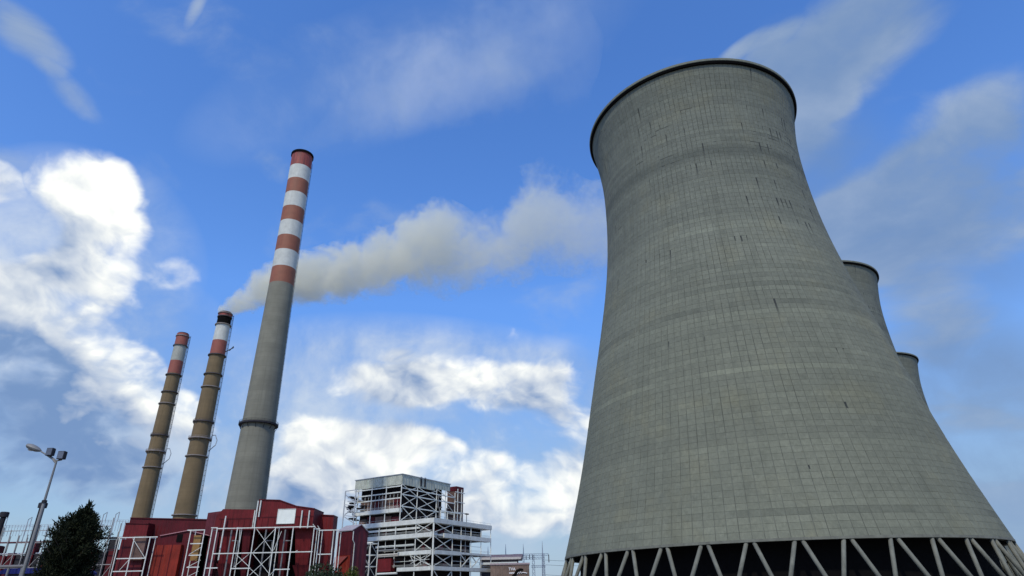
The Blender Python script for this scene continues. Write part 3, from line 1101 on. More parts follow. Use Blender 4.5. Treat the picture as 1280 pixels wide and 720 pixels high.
# back wall coloured near black for the shade under the house
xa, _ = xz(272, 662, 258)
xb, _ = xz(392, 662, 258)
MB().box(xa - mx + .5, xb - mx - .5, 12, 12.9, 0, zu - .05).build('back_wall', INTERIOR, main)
for a, b, ztop, zbot, fl, m_ in ((275, 295, 662, 704, .12, RED), (304, 314, 662, 704, .1, RED_DARK), (350, 361, 662, 704, .1, RED_DARK), (369, 391, 662, 706, .16, RED)):
    xa, za = xz(a, ztop, 258)
    xb, _ = xz(b, ztop, 258)
    _, zl = xz(a, zbot, 258)
    w = xb - xa
    mb = MB()
    vs = []
    for (u0, u1, v0, v1, z) in ((xa + w * fl, xb - w * fl, 4, 10, zl), (xa, xb, 2, 11, za)):
        vs += [(u0 - mx, v0, z), (u1 - mx, v0, z), (u1 - mx, v1, z), (u0 - mx, v1, z)]
    mb.add(vs, [(3, 2, 1, 0), (4, 5, 6, 7), (0, 1, 5, 4), (1, 2, 6, 5), (2, 3, 7, 6), (3, 0, 4, 7)])
    mb.build('hopper', m_, main)
    # square cone below
    mb = MB()
    vs = []
    c = (xa + xb) / 2 - mx
    for (u, v, z) in ((w * .10, .8, max(1.5, zl - 8)), (w * .47, 3.6, zl - .02)):
        vs += [(c - u, 7 - v, z), (c + u, 7 - v, z), (c + u, 7 + v, z), (c - u, 7 + v, z)]
    mb.add(vs, [(3, 2, 1, 0), (4, 5, 6, 7), (0, 1, 5, 4), (1, 2, 6, 5), (2, 3, 7, 6), (3, 0, 4, 7)])
    mb.build('hopper_cone', RED_DARK, main)
for px, ya, yb, Y in ((323, 626, 660, 255.4), (326.5, 625.5, 646, 255.4), (319, 638, 660, 256.4), (378, 638, 660, 255.4), (387, 638, 660, 255.4), (282.5, 645, 700, 255.5)):
    p = at_depth(px, ya, Y)
    q = at_depth(px, yb, Y)
    MB().tube([rel(main, p), rel(main, Vector((p.x, p.y, q.z)))], .28, 8).build('vent_pipe', STEEL_WHITE, main, True)

E_ = shed('red_building', 'flat topped red block just right of the house with the white panel', [(396, 644), (417.5, 645)], 266, 6, RED)

# G: gabled block whose corner faces the camera
AX, BX = Vector((-.8616, .5075, 0)), Vector((.5075, .8616, 0))
gc = at_depth(441, 663, 300)
G = thing('gabled_red_building', 'red gabled shed whose corner points to the camera, left of the white steel boiler house', 'building', (gc.x, gc.y, 0), 'red precipitator buildings')


def ab(a, b, z, base=(0, 0)):
    v = AX * a + BX * b
    return Vector((v.x + base[0], v.y + base[1], z))


def abbox(root, name, a0, a1, b0, b1, z0, z1, mat, label=None):
    vs = [ab(a, b, z) for z in (z0, z1) for b in (b0, b1) for a in (a0, a1)]
    return MB().add(vs, [(0, 1, 3, 2), (4, 6, 7, 5), (0, 4, 5, 1), (2, 3, 7, 6), (0, 2, 6, 4), (1, 5, 7, 3)]).build(name, mat, root, label=label)


gh, gp = gc.z, gc.z + 2.6
gw, gl = 10.0, 9.0
poly = [(0, 0), (gw, 0), (gw, gh - .4), (gw / 2, gp), (0, gh)]       # gable end in b-z
vs = [ab(0, b, z) for b, z in poly] + [ab(gl, b, z) for b, z in poly]
MB().add(vs, [(0, 1, 2, 3, 4), (9, 8, 7, 6, 5)] + [(i, i + 5, (i + 1) % 5 + 5, (i + 1) % 5) for i in range(5)]).build('wall', RED_PURPLE, G)  # purple tone paints in the shade of the gable end
abbox(G, 'wall', .02, gl, -.16, -.02, gh * .66, gh, RED_DARK, 'dark red upper wall')
abbox(G, 'wall', .02, gl, -.20, -.02, 0, gh * .655, RED_ORANGE, 'orange red lower wall')  # orange tone paints in the sunlight on the left face
vs = [ab(-.4, -.5, gh - .1), ab(-.4, gw / 2, gp + .05), ab(gl + .4, gw / 2, gp + .05), ab(gl + .4, -.5, gh - .1)]
vs += [v + Vector((0, 0, .35)) for v in vs]
MB().add(vs, [(3, 2, 1, 0), (4, 5, 6, 7), (0, 1, 5, 4), (1, 2, 6, 5), (2, 3, 7, 6), (3, 0, 4, 7)]).build('roof', plain('pale_roof', (.3, .27, .28)), G)
vs = [ab(-.4, gw + .5, gh - .6), ab(-.4, gw / 2 + .01, gp + .05), ab(gl + .4, gw / 2 + .01, gp + .05), ab(gl + .4, gw + .5, gh - .6)]
vs += [v + Vector((0, 0, .35)) for v in vs]
MB().add(vs, [(0, 1, 2, 3), (7, 6, 5, 4), (4, 5, 1, 0), (5, 6, 2, 1), (6, 7, 3, 2), (7, 4, 0, 3)]).build('roof', plain('pale_roof', (.3, .27, .28)), G)
MB().tube([ab(-.25, .3, gh - .3), ab(-.25, .3, gh - 4), ab(-.25, 1.5, gh - 5.5), ab(-.25, 1.5, 1)], .22, 8).build('downpipe', STEEL_WHITE, G, True)
MB().add([ab(x_, y_, z_) for y_ in (-.21, -.9) for x_, z_ in ((gl - .3, gh * .64), (1.2, gh * .64), (gl - .3, gh * .46))], [(0, 1, 2), (3, 5, 4), (0, 3, 4, 1), (1, 4, 5, 2), (2, 5, 3, 0)]).build('duct', plain('pale_red_duct', (.26, .06, .05)), G)


def frame_thing(label, Y, posts, beams, braces, wp=.31, wb=.28, group='white steel access frames', depth=4.0):
    """white steel frame: every post, beam and brace is a piece of its own; a second line of posts stands behind"""
    P = [at_depth(a, b, Y) for a, b in posts]
    cx = sum(p.x for p in P) / len(P)
    root = thing('steel_frame', label, 'steel frame', (cx, Y, 0), group)
    for p in P:
        beam(root, 'post', p, Vector((p.x, p.y, 0)), wp)
    for (a, b, c, d) in beams:
        p, q = at_depth(a, b, Y - .02), at_depth(c, d, Y - .02)
        z = (p.z + q.z) / 2
        beam(root, 'beam', Vector((p.x, p.y, z)), Vector((q.x, q.y, z)), wb, wb * 1.25)
    for (a, b, c, d) in braces:
        p, q = at_depth(a, b, Y + .12), at_depth(c, d, Y + .12)
        beam(root, 'brace', p, q, wb * .55)
    for i in range(0, len(P), 2):
        p = P[i]
        beam(root, 'post', Vector((p.x, p.y + depth, p.z)), Vector((p.x, p.y + depth, 0)), wp * .8)
        beam(root, 'tie_beam', Vector((p.x, p.y + .3, p.z - .3)), Vector((p.x, p.y + depth - .25, p.z - .3)), wb * .7)
    return root


F1 = frame_thing('short white steel frame at the left, with one diagonal, in front of a red panel', 255,
                 [(150, 672), (168.2, 672), (188, 671.5)], [(148, 672, 197, 671.3), (145.5, 698, 182.5, 698), (141, 714, 178.5, 714)],
                 [(161, 700, 149, 713), (166, 673, 181, 697)])
x0, zt = xz(153, 674, 257)
x1, _ = xz(183, 674, 257)
MB().box(x0 - F1.location.x, x1 - F1.location.x, 2.5, 3.2, 2, zt).build('red_panel', RED_DARK, F1)
p = at_depth(173, 684, 256.5)
MB().box(p.x - F1.location.x - 2.5, p.x - F1.location.x + 2.5, 1.2, 2.2, p.z - 4.5, p.z + 4).build('rusty_panel', RUST_PANEL, F1)
F2 = frame_thing('narrow white ladder like steel tower with stacked diagonals, right of the gabled red building', 254,
                 [(239, 662.5), (256, 662.5)], [(234.5, 662.5, 256.3, 662.7), (238, 679.5, 253.6, 679.5), (236, 694, 251.3, 694), (233.5, 709, 249, 709)],
                 [(236.5, 693, 253, 683), (234, 709, 251, 700), (232, 722, 248, 714)])
p = at_depth(246, 676, 256)
MB().box(p.x - F2.location.x - 1.4, p.x - F2.location.x + 1.4, 2, 3, p.z - 7, p.z + 2).build('cabinet', plain('ochre_panel', (.25, .13, .03)), F2)
F3 = frame_thing('widest white steel frame with crossed braces, in front of the big central red block', 250,
                 [(265.5, 661), (272, 659.5), (297.2, 659.2), (318.8, 659), (344.7, 659), (366.8, 659.2), (392.9, 659.6)],
                 [(264, 660.4, 272, 659), (271, 659.3, 394, 659.6), (266.5, 690.5, 390.5, 691.2), (289, 710.4, 313, 710.6), (343, 711.5, 362, 711.8), (257, 710, 272, 710)],
                 [(320, 660, 341, 690), (344, 661, 317, 690), (293, 691, 312, 709), (313, 691, 292, 709), (316, 692, 338, 719), (341, 692, 312, 719), (313, 711, 323, 720), (337, 719, 345, 711),
                  (300, 662, 298, 690), (352, 664, 342, 688), (372, 688, 366, 691)])
F4 = frame_thing('white steel frame at the right corner of the red buildings, behind a dark bush', 256,
                 [(399.6, 662), (417.5, 662.5), (423, 664)], [(394.5, 659.8, 400, 662.5), (398.5, 662.3, 423.8, 663), (397, 692.5, 415, 693)],
                 [(418, 664, 414, 690), (422, 664, 418, 690), (391, 655, 395, 660), (397, 657, 400, 662)])
for fr, lst in ((F3, [(290, 662, 2.0), (333, 662, 3.5), (357, 662, 4)]), ):
    for px, py, dy in lst:
        p = at_depth(px, py, 250 + dy)
        MB().tube([rel(fr, p), rel(fr, Vector((p.x, p.y, 4)))], .3, 8).build('pipe', GALV, fr, True)
        q = at_depth(px, py + 14, 250 + dy)
        MB().tube([rel(fr, q), rel(fr, q + Vector((2.4, 0, 0))), rel(fr, q + Vector((2.4, 0, -9)))], .25, 8).build('pipe', GALV, fr, True)
# floodlight poking above the main frame
for px, py in ((275.5, 655), (284, 646)):
    pass

# stair tower in front of the boiler house
st_c = at_depth(463, 679, 330)
ST = thing('stair_tower', 'white lattice stair tower between the red gabled shed and the boiler house', 'stair tower', (st_c.x, st_c.y, 0), 'white steel access frames')
hw, hz = 2.7, st_c.z
for a, b in ((-hw, -hw), (hw, -hw), (-hw, hw), (hw, hw)):
    MB().bar(ab(a, b, 0), ab(a, b, hz), .42).build('post', STEEL_WHITE, ST)
lv = 5.2
k = 0
z = hz - .2
while z > 2:
    for (a, b), (c, d) in (((-hw, -hw), (hw, -hw)), ((hw, -hw), (hw, hw)), ((hw, hw), (-hw, hw)), ((-hw, hw), (-hw, -hw))):
        MB().bar(ab(a, b, z), ab(c, d, z), .3, .35).build('beam', STEEL_WHITE, ST)
    s = 1 if k % 2 else -1
    MB().bar(ab(-hw * s, -hw + .5, z - lv), ab(hw * s, -hw + .5, z), .9, .25).build('stair_flight', GALV, ST)
    MB().bar(ab(-hw, -hw * s, z - lv), ab(-hw, hw * s, z), .2).build('brace', STEEL_WHITE, ST)
    z -= lv
    k += 1
MB().tube([ab(-3.6, -2, hz - .1), ab(0, -2.3, hz + .1), ab(2.6, -2.4, hz - .2), ab(3.1, -2.4, hz - 1.8), ab(3.1, -2.4, hz - 12)], .35, 8).build('pipe', STEEL_WHITE, ST, True)

# ------------------------------------------------------------------ boiler house (two tiers of open white steelwork)
LC = Vector((-49.8, 395.0, 0))
boil = thing('boiler_house', 'open white steel boiler house with a grey green clad top tier and crossed bracing', 'building', LC)


def hface(px, py, a=None, b=None):
    """coordinates (along, height) of a photo pixel on the boiler house plane a = const or b = const"""
    d = ray(px, py)
    nrm = BX if a is None else AX
    off = b if a is None else a
    base = LC + nrm * off
    t = (base - EYE).dot(nrm) / d.dot(nrm)
    p = EYE + d * t - LC
    return (p.dot(AX) if a is None else p.dot(BX)), p.z


def cpx(x, y):                     # from my enlarged view of the building to photo pixels
    return 420 + x / 5.143, 580 + y / 5.143


def bbar(name, p, q, w, h=None, mat=None):
    return MB().bar(p, q, w, h).build(name, mat or STEEL_WHITE, boil)


hL = lambda x, y, b: hface(*cpx(x, y), b=b)       # left face
hR = lambda x, y, a: hface(*cpx(x, y), a=a)       # right face
UA0, UA1, UB0, UB1 = 30.0, 70.5, 4.0, 56.0
zroof = hL(425, 62, UB0)[1]
zclad = hL(430, 130, UB0)[1]
zlow = hL(630, 345, 0)[1]
zl1b = hL(625, 376, 0)[1]
z2t, z2b = hL(622, 437, 0)[1], hL(622, 466, 0)[1]
z3t, z3b = hL(618, 551, 0)[1], hL(618, 577, 0)[1]
z4t, z4b = hL(612, 656, 0)[1], hL(612, 682, 0)[1]
LA1, LB1 = 66.0, 62.8
# upper tier: cladding, roof
a_in = .35
for k in range(5):
    a0, a1 = UA0 + (UA1 - UA0) * k / 5, UA0 + (UA1 - UA0) * (k + 1) / 5
    abbox(boil, 'cladding_panel', a0 + .06, a1 - .06, UB0 - .30, UB0, zclad, zroof - .45, CLAD_GREEN)
for k in range(6):
    b0, b1 = UB0 + (UB1 - UB0) * k / 6, UB0 + (UB1 - UB0) * (k + 1) / 6
    abbox(boil, 'cladding_panel', UA0 - .30, UA0, b0 + .06, b1 - .06, zclad + (1.5 if k > 3 else 0), zroof - .45, CLAD_GREEN)
abbox(boil, 'roof', UA0 - .7, UA1 + .5, UB0 - .7, UB1 + .5, zroof - .45, zroof, STEEL_GREY)
abbox(boil, 'upper_core', UA0 + 2.5, UA1 - 4, UB0 + 2.5, UB0 + 46, zlow, zroof - .5, INTERIOR)  # solid filler, coloured as the shade indoors
# upper left face
zs_up = [hL(420, 140, UB0)[1], hL(420, 179, UB0)[1], hL(420, 216, UB0)[1]]
zslab_t, zslab_b = hL(415, 281, UB0)[1], hL(415, 306, UB0)[1]
ca = [hL(x, y, UB0)[0] for x, y in ((425, 145), (325, 160), (232, 172), (145, 185))]
ca[0] = UA0
for a in ca:
    bbar('column', ab(a, UB0, zlow), ab(a, UB0, zclad), .55)
for z in zs_up:
    bbar('beam', ab(UA0 + .4, UB0 - .05, z), ab(UA1, UB0 - .05, z), .4, .7)
abbox(boil, 'floor_slab', UA0 + .4, UA1, UB0 - .9, UB0 + 2.3, zslab_b, zslab_t, STEEL_WHITE)
# machinery glimpsed on the upper floors
rnd = random.Random(11)
for zf0, zf1, n in ((zslab_t, zs_up[1] - .5, 6), (zlow + .1, zslab_b - .4, 5)):
    for k in range(n):
        a0 = UA0 + 2 + (UA1 - UA0 - 6) * k / n
        abbox(boil, 'wall_panel', a0 + .2, a0 + (UA1 - UA0 - 6) / n - .2, UB0 + 2.0, UB0 + 2.45, zf0, zf0 + (zf1 - zf0) * rnd.uniform(.55, .95), RUST_PANEL if k % 3 else RED_DARK)
# lattice at the left end
for (x0, y0, x1, y1) in ((62, 175, 45, 400), (130, 165, 118, 385)):
    pa, pb = hL(x0, y0, UB0 - 2), hL(x1, y1, UB0 - 2)
    bbar('column', ab(pa[0], UB0 - 2, pa[1]), ab(pa[0], UB0 - 2, zlow - 8), .6, None, STEEL_GREY)
for (x0, y0, x1, y1) in ((62, 175, 140, 165), (55, 262, 135, 268), (50, 330, 130, 342), (62, 200, 130, 250), (55, 270, 128, 332), (50, 338, 120, 385), (130, 275, 56, 325), (75, 240, 175, 235), (80, 300, 180, 292)):
    pa, pb = hL(x0, y0, UB0 - 1.8), hL(x1, y1, UB0 - 1.8)
    bbar('brace', ab(pa[0], UB0 - 1.8, pa[1]), ab(pb[0], UB0 - 1.8, pb[1]), .45, None, STEEL_GREY)
for k in range(14):
    x, y = rnd.uniform(75, 180), rnd.uniform(210, 370)
    pa = hL(x, y, UB0 - .5)
    abbox(boil, 'pipework', pa[0] - rnd.uniform(.8, 2.4), pa[0] + rnd.uniform(.5, 2), UB0 - 1, UB0 + 3, pa[1], pa[1] + rnd.uniform(.5, 1.5), DARK_STEEL)
# upper right face
cb = [UB0] + [hR(x, y, UA0)[0] for x, y in ((525, 150), (648, 155), (705, 185), (765, 205))]
for b in cb[1:]:
    bbar('column', ab(UA0, b, zlow), ab(UA0, b, zclad + 1.3), .55)
zr = [hR(525, y, UA0)[1] for y in (172, 212, 287)] + [zlow + .6]
ends = [hR(525, y, UA0)[1] for y in (160, 205, 285, 350)]
for z in zr[:3]:
    bbar('beam', ab(UA0 - .05, UB0 + .4, z), ab(UA0 - .05, cb[4], z), .4, .65)
for i in range(3):
    for j in range(2):
        zt_, zb_ = ([zclad] + zr[1:])[i], zr[i + 1]
        for s in (0, 1):
            bbar('brace', ab(UA0 - .1 - .35 * s, cb[j] + .4, zt_ if s else zb_), ab(UA0 - .1 - .35 * s, cb[j + 1] - .4, zb_ if s else zt_), .36)
for px in (550, 575):
    bq, zq = hR(px, 85, UA0 - .5)
    abbox(boil, 'vent_slot', UA0 - .62, UA0 - .31, bq - .7, bq + .7, zclad + 1, zroof + .4, DARK_STEEL)
# guarded enclosure at the foot of the upper tier, right
b0, z0 = hR(672, 350, UA0 - 1)
b1, z1 = hR(800, 312, UA0 - 1)
zt_ = hR(672, 300, UA0 - 1)[1]
for z in (zlow + .3, zt_):
    bbar('beam', ab(UA0 - 1, b0, z), ab(UA0 - 1, b1, z), .5, .7)
for k in range(4):
    b = b0 + (b1 - b0) * k / 3
    bbar('post', ab(UA0 - 1, b, zlow), ab(UA0 - 1, b, zt_), .5)
# dark red stair shaft at the far right of the upper tier
b2, zs = hR(782, 142, UA0)
b3, _ = hR(826, 148, UA0)
abbox(boil, 'stair_shaft', UA0 + 1, UA0 + 9, b2, b3, zlow, zs - 3.2, RUST_PANEL)
abbox(boil, 'stair_shaft', UA0 + .8, UA0 + 9.2, b2 - .2, b3 + .2, zs - 3.2, zs, RED_DARK, 'red top of the stair shaft')
for f in (0, .55):
    bbar('column', ab(UA0 - .3, b2 + (b3 - b2) * f, zlow), ab(UA0 - .3, b2 + (b3 - b2) * f, zs - 2), .55)
for f in (.12, .38, .62, .85):
    z = zlow + (zs - zlow) * f
    bbar('beam', ab(UA0 - .35, cb[4], z), ab(UA0 - .35, b3, z), .4, .5)
bq, zq = hR(840, 325, UA0)
bbar('post', ab(UA0, bq, zlow), ab(UA0, bq, zq), .4, None, DARK_STEEL)
abbox(boil, 'floodlight', UA0 - .8, UA0 + .8, bq - 1.5, bq + 1.8, zq, zq + .7, DARK_STEEL)
abbox(boil, 'roof_unit', UA0 - 6, UA0 - 2, bq - 2, bq + 4.5, zlow, zlow + 1.4, DARK_STEEL)
# lower tier
abbox(boil, 'roof_slab', -.6, LA1 + 1, -.6, LB1 + .6, zl1b, zlow, STEEL_WHITE)
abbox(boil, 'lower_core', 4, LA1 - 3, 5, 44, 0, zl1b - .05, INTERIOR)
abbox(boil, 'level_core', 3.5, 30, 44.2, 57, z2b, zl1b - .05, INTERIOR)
cl = [0.0] + [hL(x, y, 0)[0] for x, y in ((515, 385), (385, 392), (280, 400), (200, 405))]
for i, a in enumerate(cl):
    if i:
        bbar('column', ab(a, 0, 0 if i < 2 else z3t - 4), ab(a, 0, zl1b), .5)
bbar('column', ab(0, 0, 0), ab(0, 0, zl1b), .9)
cr = [0.0] + [hR(x, y, 0)[0] for x, y in ((750, 395), (805, 402), (868, 410), (932, 415))] + [LB1]
for b in cr[1:]:
    bbar('column', ab(0, b, 0), ab(0, b, zl1b), .5)
bbar('column', ab(20, LB1, 0), ab(20, LB1, zl1b), .6)
# slabs as seen: each a white edge deck
aend = hL(205, 470, 0)[0]
abbox(boil, 'floor_slab', .7, aend, -.75, 4.9, z2b, z2t, STEEL_WHITE)
bst = hR(690, 450, 0)[0]
abbox(boil, 'floor_slab', -.75, 4, bst, LB1 - .5, z2b, z2t, STEEL_WHITE)
a3 = hL(400, 570, 0)[0]
abbox(boil, 'floor_slab', .7, a3, -.75, 4.9, z3b, z3t, STEEL_WHITE)
abbox(boil, 'floor_slab', -.75, 4, .7, hR(800, 575, 0)[0], z3b, z3t, STEEL_WHITE)
abbox(boil, 'floor_slab', -.65, 12, hR(800, 575, 0)[0] + .1, LB1 - .4, z3b + .7, z3t - .3, STEEL_WHITE)
abbox(boil, 'floor_slab', .7, hL(395, 672, 0)[0], -.75, 4.9, z4b, z4t, STEEL_WHITE)
abbox(boil, 'floor_slab', -.75, 4, .7, LB1, z4b, z4t, STEEL_WHITE)
# railings behind the slab edges
for (x0, y0, x1, y1) in ((190, 432, 540, 415), (255, 535, 500, 520)):
    pa, pb = hL(x0, y0, .6), hL(x1, y1, .6)
    z = (pa[1] + pb[1]) / 2
    bbar('beam', ab(pa[0], .6, z), ab(pb[0], .6, z), .5, 1.1)
bbar('beam', ab(.3, .7, (z2t + z2b) / 2), ab(.3, bst, (z2t + z2b) / 2), .5, .8)
# crossed braces
levels = [(zl1b, z2t), (z2b, z3t), (z3b, z4t), (z4b, 1.0)]
for i, (zt_, zb_) in enumerate(levels):
    for s in (0, 1):
        bbar('brace', ab(-.15 - .3 * s, .7, zt_ if s else zb_), ab(-.15 - .3 * s, cr[1] - .4, zb_ if s else zt_), .36)
        if i < 3:
            bbar('brace', ab(.7, -.15 - .3 * s, zt_ if s else zb_), ab(cl[1] - .4, -.15 - .3 * s, zb_ if s else zt_), .36)
b0, b1, b2 = cr[2], cr[3], cr[4]
for a_, c_ in ((b0, (b0 + b1) / 2 - .4), (b1 + .2, (b0 + b1) / 2 - .4), (b1 + .4, (b1 + b2) / 2), (b2, (b1 + b2) / 2)):
    bbar('brace', ab(-.2, a_, z3b + .3), ab(-.2, c_, (z3b + z4t) / 2), .5)
for a_, c_ in ((b0 + .3, (b0 + b1) / 2 - .4), (b1 + .6, (b1 + b2) / 2)):
    bbar('brace', ab(-.5, a_, z4t + .2), ab(-.5, c_, (z3b + z4t) / 2), .5)
# pipes and a red duct in the open left bay
for y in (562, 590, 600):
    pa, pb = hL(262, y - 2, -2.5), hL(398, y + 8, -2.5)
    MB().tube([ab(pa[0], -2.5, pa[1]), ab(pb[0], -2.5, pa[1])], .55 if y < 595 else .3, 8).build('pipe', GALV if y < 580 else plain('buff_pipe', (.45, .42, .36)), boil, True)
pa, pb = hL(268, 612, -2), hL(350, 690, -2)
abbox(boil, 'red_duct', pb[0], pa[0], -2, 2, pb[1], pa[1], RED)
pa = hL(262, 708, -2.5)
pb = hL(390, 715, -2.5)
MB().tube([ab(pa[0], -2.5, pa[1]), ab(pb[0], -2.5, pa[1])], .6, 8).build('pipe', STEEL_WHITE, boil, True)
for k in range(10):
    lev = [zlow, z2t, z3t][k % 3]
    a0 = rnd.uniform(6, 48)
    zl = [z2t, z3t, z4t][k % 3]
    abbox(boil, 'equipment', a0, a0 + rnd.uniform(2, 5), 3.2, 4.8, zl, zl + rnd.uniform(1.5, 4), rnd.choice((RED_DARK, RUST_PANEL, DARK_STEEL)))
for k in range(8):
    b0 = rnd.uniform(4, 36)
    zl = [z2t, z3t, z4t][k % 3]
    abbox(boil, 'equipment', 2.0, 3.8, b0, b0 + rnd.uniform(2, 5), zl, zl + rnd.uniform(1.5, 4), rnd.choice((RED_DARK, RUST_PANEL, DARK_STEEL)))
for zl in (z2t, z3t, z4t):
    for dz in (.6, 1.2):
        bbar('hand_rail', ab(.9, -.7, zl + dz), ab(38 if zl < z2t else aend - 1, -.7, zl + dz), .13)
        bbar('hand_rail', ab(-.7, (bst if zl == z2t else .9), zl + dz), ab(-.7, LB1 - 1.5, zl + dz), .13)
for i, (zt_, zb_) in enumerate(levels[:3]):
    zm = (zt_ + zb_) / 2
    bbar('girt', ab(cl[1], .25, zm), ab(cl[3] if i else aend, .25, zm), .26)
    bbar('girt', ab(.25, cr[1] + .3, zm), ab(.25, cr[4], zm), .22)
    for k in range(1, 4):
        a = cl[1] + (cl[2] - cl[1]) * k / 2.0
        bbar('hanger', ab(a, .5, zb_), ab(a, .5, zt_), .22)
    b = (cr[2] + cr[3]) / 2
    bbar('hanger', ab(.5, b, zb_), ab(.5, b, zt_), .2)
for x0, y0, x1, y1 in ((470, 575, 510, 655), (590, 575, 560, 640), (480, 590, 600, 650), (575, 590, 480, 640), (540, 575, 545, 650), (470, 620, 600, 612)):
    pa, pb = hL(x0, y0, -1), hL(x1, y1, -1)
    bbar('brace', ab(pa[0], -1, pa[1]), ab(pb[0], -1, pb[1]), .26)
for f in (.25, .5, .75):
    for i in range(3):
        a = ca[i] + (ca[i + 1] - ca[i]) * f
        bbar('hanger', ab(a, UB0 + .4, zslab_t), ab(a, UB0 + .4, zs_up[1]), .18)
for dz in (.6, 1.2):
    bbar('hand_rail', ab(UA0 + .6, UB0 - .85, zslab_t + dz), ab(UA1, UB0 - .85, zslab_t + dz), .13)
for i, (b_, z_) in enumerate(((cb[2] + 1.2, zr[1]), (cb[3] + .8, zr[2]), (cb[2] + 3, zr[2]))):
    MB().tube([ab(UA0 - .6, b_, z_ - 5), ab(UA0 - .6, b_, z_ + 3), ab(UA0 - .6, b_ + 2.5, z_ + 3.2)], .4, 8).build('pipe', GALV, boil, True)
for i in range(2):
    bbar('brace', ab(UA0 - .2, cb[2 + i] + .3, zr[i]), ab(UA0 - .2, cb[3 + i] - .3, zr[i + 1]), .3)
    bbar('brace', ab(UA0 - .35, cb[2 + i] + .3, zclad + 1), ab(UA0 - .35, cb[3 + i] - .3, zr[0]), .3)
# thin rail posts along the lower roof
mb = MB()
for b in np.arange(2, LB1, 4):
    mb.bar(ab(-.4, b, zlow), ab(-.4, b, zlow + 1.1), .1)
mb.bar(ab(-.4, 0, zlow + 1.1), ab(-.4, LB1, zlow + 1.1), .1)
for a in np.arange(2, LA1, 4):
    mb.bar(ab(a, -.4, zlow), ab(a, -.4, zlow + 1.1), .1)
mb.bar(ab(0, -.4, zlow + 1.1), ab(LA1, -.4, zlow + 1.1), .1)
mb.build('guard_rail', STEEL_GREY, boil)

# ------------------------------------------------------------------ brown turbine hall and the low roofs behind it
YB = 430
x0, zt = xz(613, 706.5, YB)
x1, _ = xz(661.5, 708.5, YB)
hall = thing('brown_hall', 'plain brown hall with small white lettering near its top, right of the boiler house', 'building', ((x0 + x1) / 2, YB, 0))
hx = hall.location.x
MB().box(x0 - hx, x1 - hx, 0, 30, 0, zt).build('wall', BROWN, hall)
MB().box(x0 - hx - .4, x1 - hx + .4, -.4, 30.4, zt + .02, zt + 1.0).build('roof', plain('mauve_coping', (.30, .24, .25)), hall)


def text_part(txt, px, py, hpx, mat, root, Y):
    cu = bpy.data.curves.new('lettering', 'FONT')
    cu.body = txt
    cu.align_x, cu.align_y = 'CENTER', 'CENTER'
    cu.extrude = .05
    cu.offset = .035
    cu.resolution_u = 3
    p = at_depth(px, py, Y)
    q = at_depth(px, py + hpx, Y)
    cu.size = (p.z - q.z) * 1.4
    o = bpy.data.objects.new('lettering', cu)
    COL.objects.link(o)
    bpy.context.view_layer.update()
    me = bpy.data.meshes.new_from_object(o.evaluated_get(bpy.context.evaluated_depsgraph_get()))
    bpy.data.objects.remove(o)
    me.materials.clear()
    me.materials.append(mat)
    o = link('lettering', me, root, rel(root, p) + Vector((0, -.08, 0)), (math.pi / 2, 0, 0))
    return o


PAINT_WHITE = plain('white_lettering_paint', (.75, .75, .76), .6, 0, .05)
text_part('TVA', 640, 711.4, 3.6, PAINT_WHITE, hall, YB)
pa, pb = at_depth(636.5, 716.3, YB), at_depth(643.5, 716.3, YB)
MB().box(pa.x - hx, pb.x - hx, -.12, -.02, pa.z - .3, pa.z + .3).build('lettering', PAINT_WHITE, hall)
pts = [at_depth(a, b, YB - .3) for a, b in ((640, 722), (643.5, 718.5), (646.5, 713.5), (650, 711.8), (654, 711.8))]
MB().tube([rel(hall, p) for p in pts], [.9, .9, .8, .7, .4], 8).build('painted_swoosh', BLACK, hall, True)
pts = [at_depth(a, b, YB - .3) for a, b in ((646.5, 717.5), (648.5, 715), (649, 717), (651, 714.5), (651.5, 716.5), (654, 715.5), (659, 716.5))]
MB().tube([rel(hall, p) for p in pts], .25, 6).build('painted_script', PAINT_WHITE, hall, True)
YC = 500
x0, zt = xz(600, 696, YC)
x1, _ = xz(653, 697.5, YC)
low = thing('flat_roofed_hall', 'flat roofed dark hall with a pale fascia, behind the brown hall', 'building', ((x0 + x1) / 2, YC, 0))
lx = low.location.x
MB().box(x0 - lx, x1 - lx - 3, 0, 40, 0, zt - 1.4).build('wall', ROOF_DARK, low)
MB().box(x0 - lx, x1 - lx, -1, 41, zt - 1.4, zt + 1.2).build('roof', plain('mauve_roof', (.20, .16, .20)), low)
MB().box(x0 - lx, x1 - lx - 1, -1.3, -1.02, zt - 2.2, zt - .6).build('fascia', plain('buff_fascia', (.50, .46, .42)), low)
_, zf = xz(630, 703.5, YC - 8)
MB().box(x0 - lx, x1 - lx - 4, -8, -1.5, zf - 1.0, zf + .5).build('canopy', WHITE_PANEL, low)


# ------------------------------------------------------------------ switchyard on the right
def lattice(mb, base, w0, w1, h, n, t=.16):
    prev = None
    for k in range(n + 1):
        f = k / n
        w = w0 + (w1 - w0) * f
        c = [base + Vector((i * w / 2, j * w / 2, h * f)) for i, j in ((-1, -1), (1, -1), (1, 1), (-1, 1))]
        if prev:
            for i in range(4):
                mb[0].bar(prev[i], c[i], t * 1.3)
                mb[1].bar(prev[i], c[(i + 1) % 4], t * .8)
                mb[1].bar(prev[(i + 1) % 4], c[i], t * .8)
        prev = c


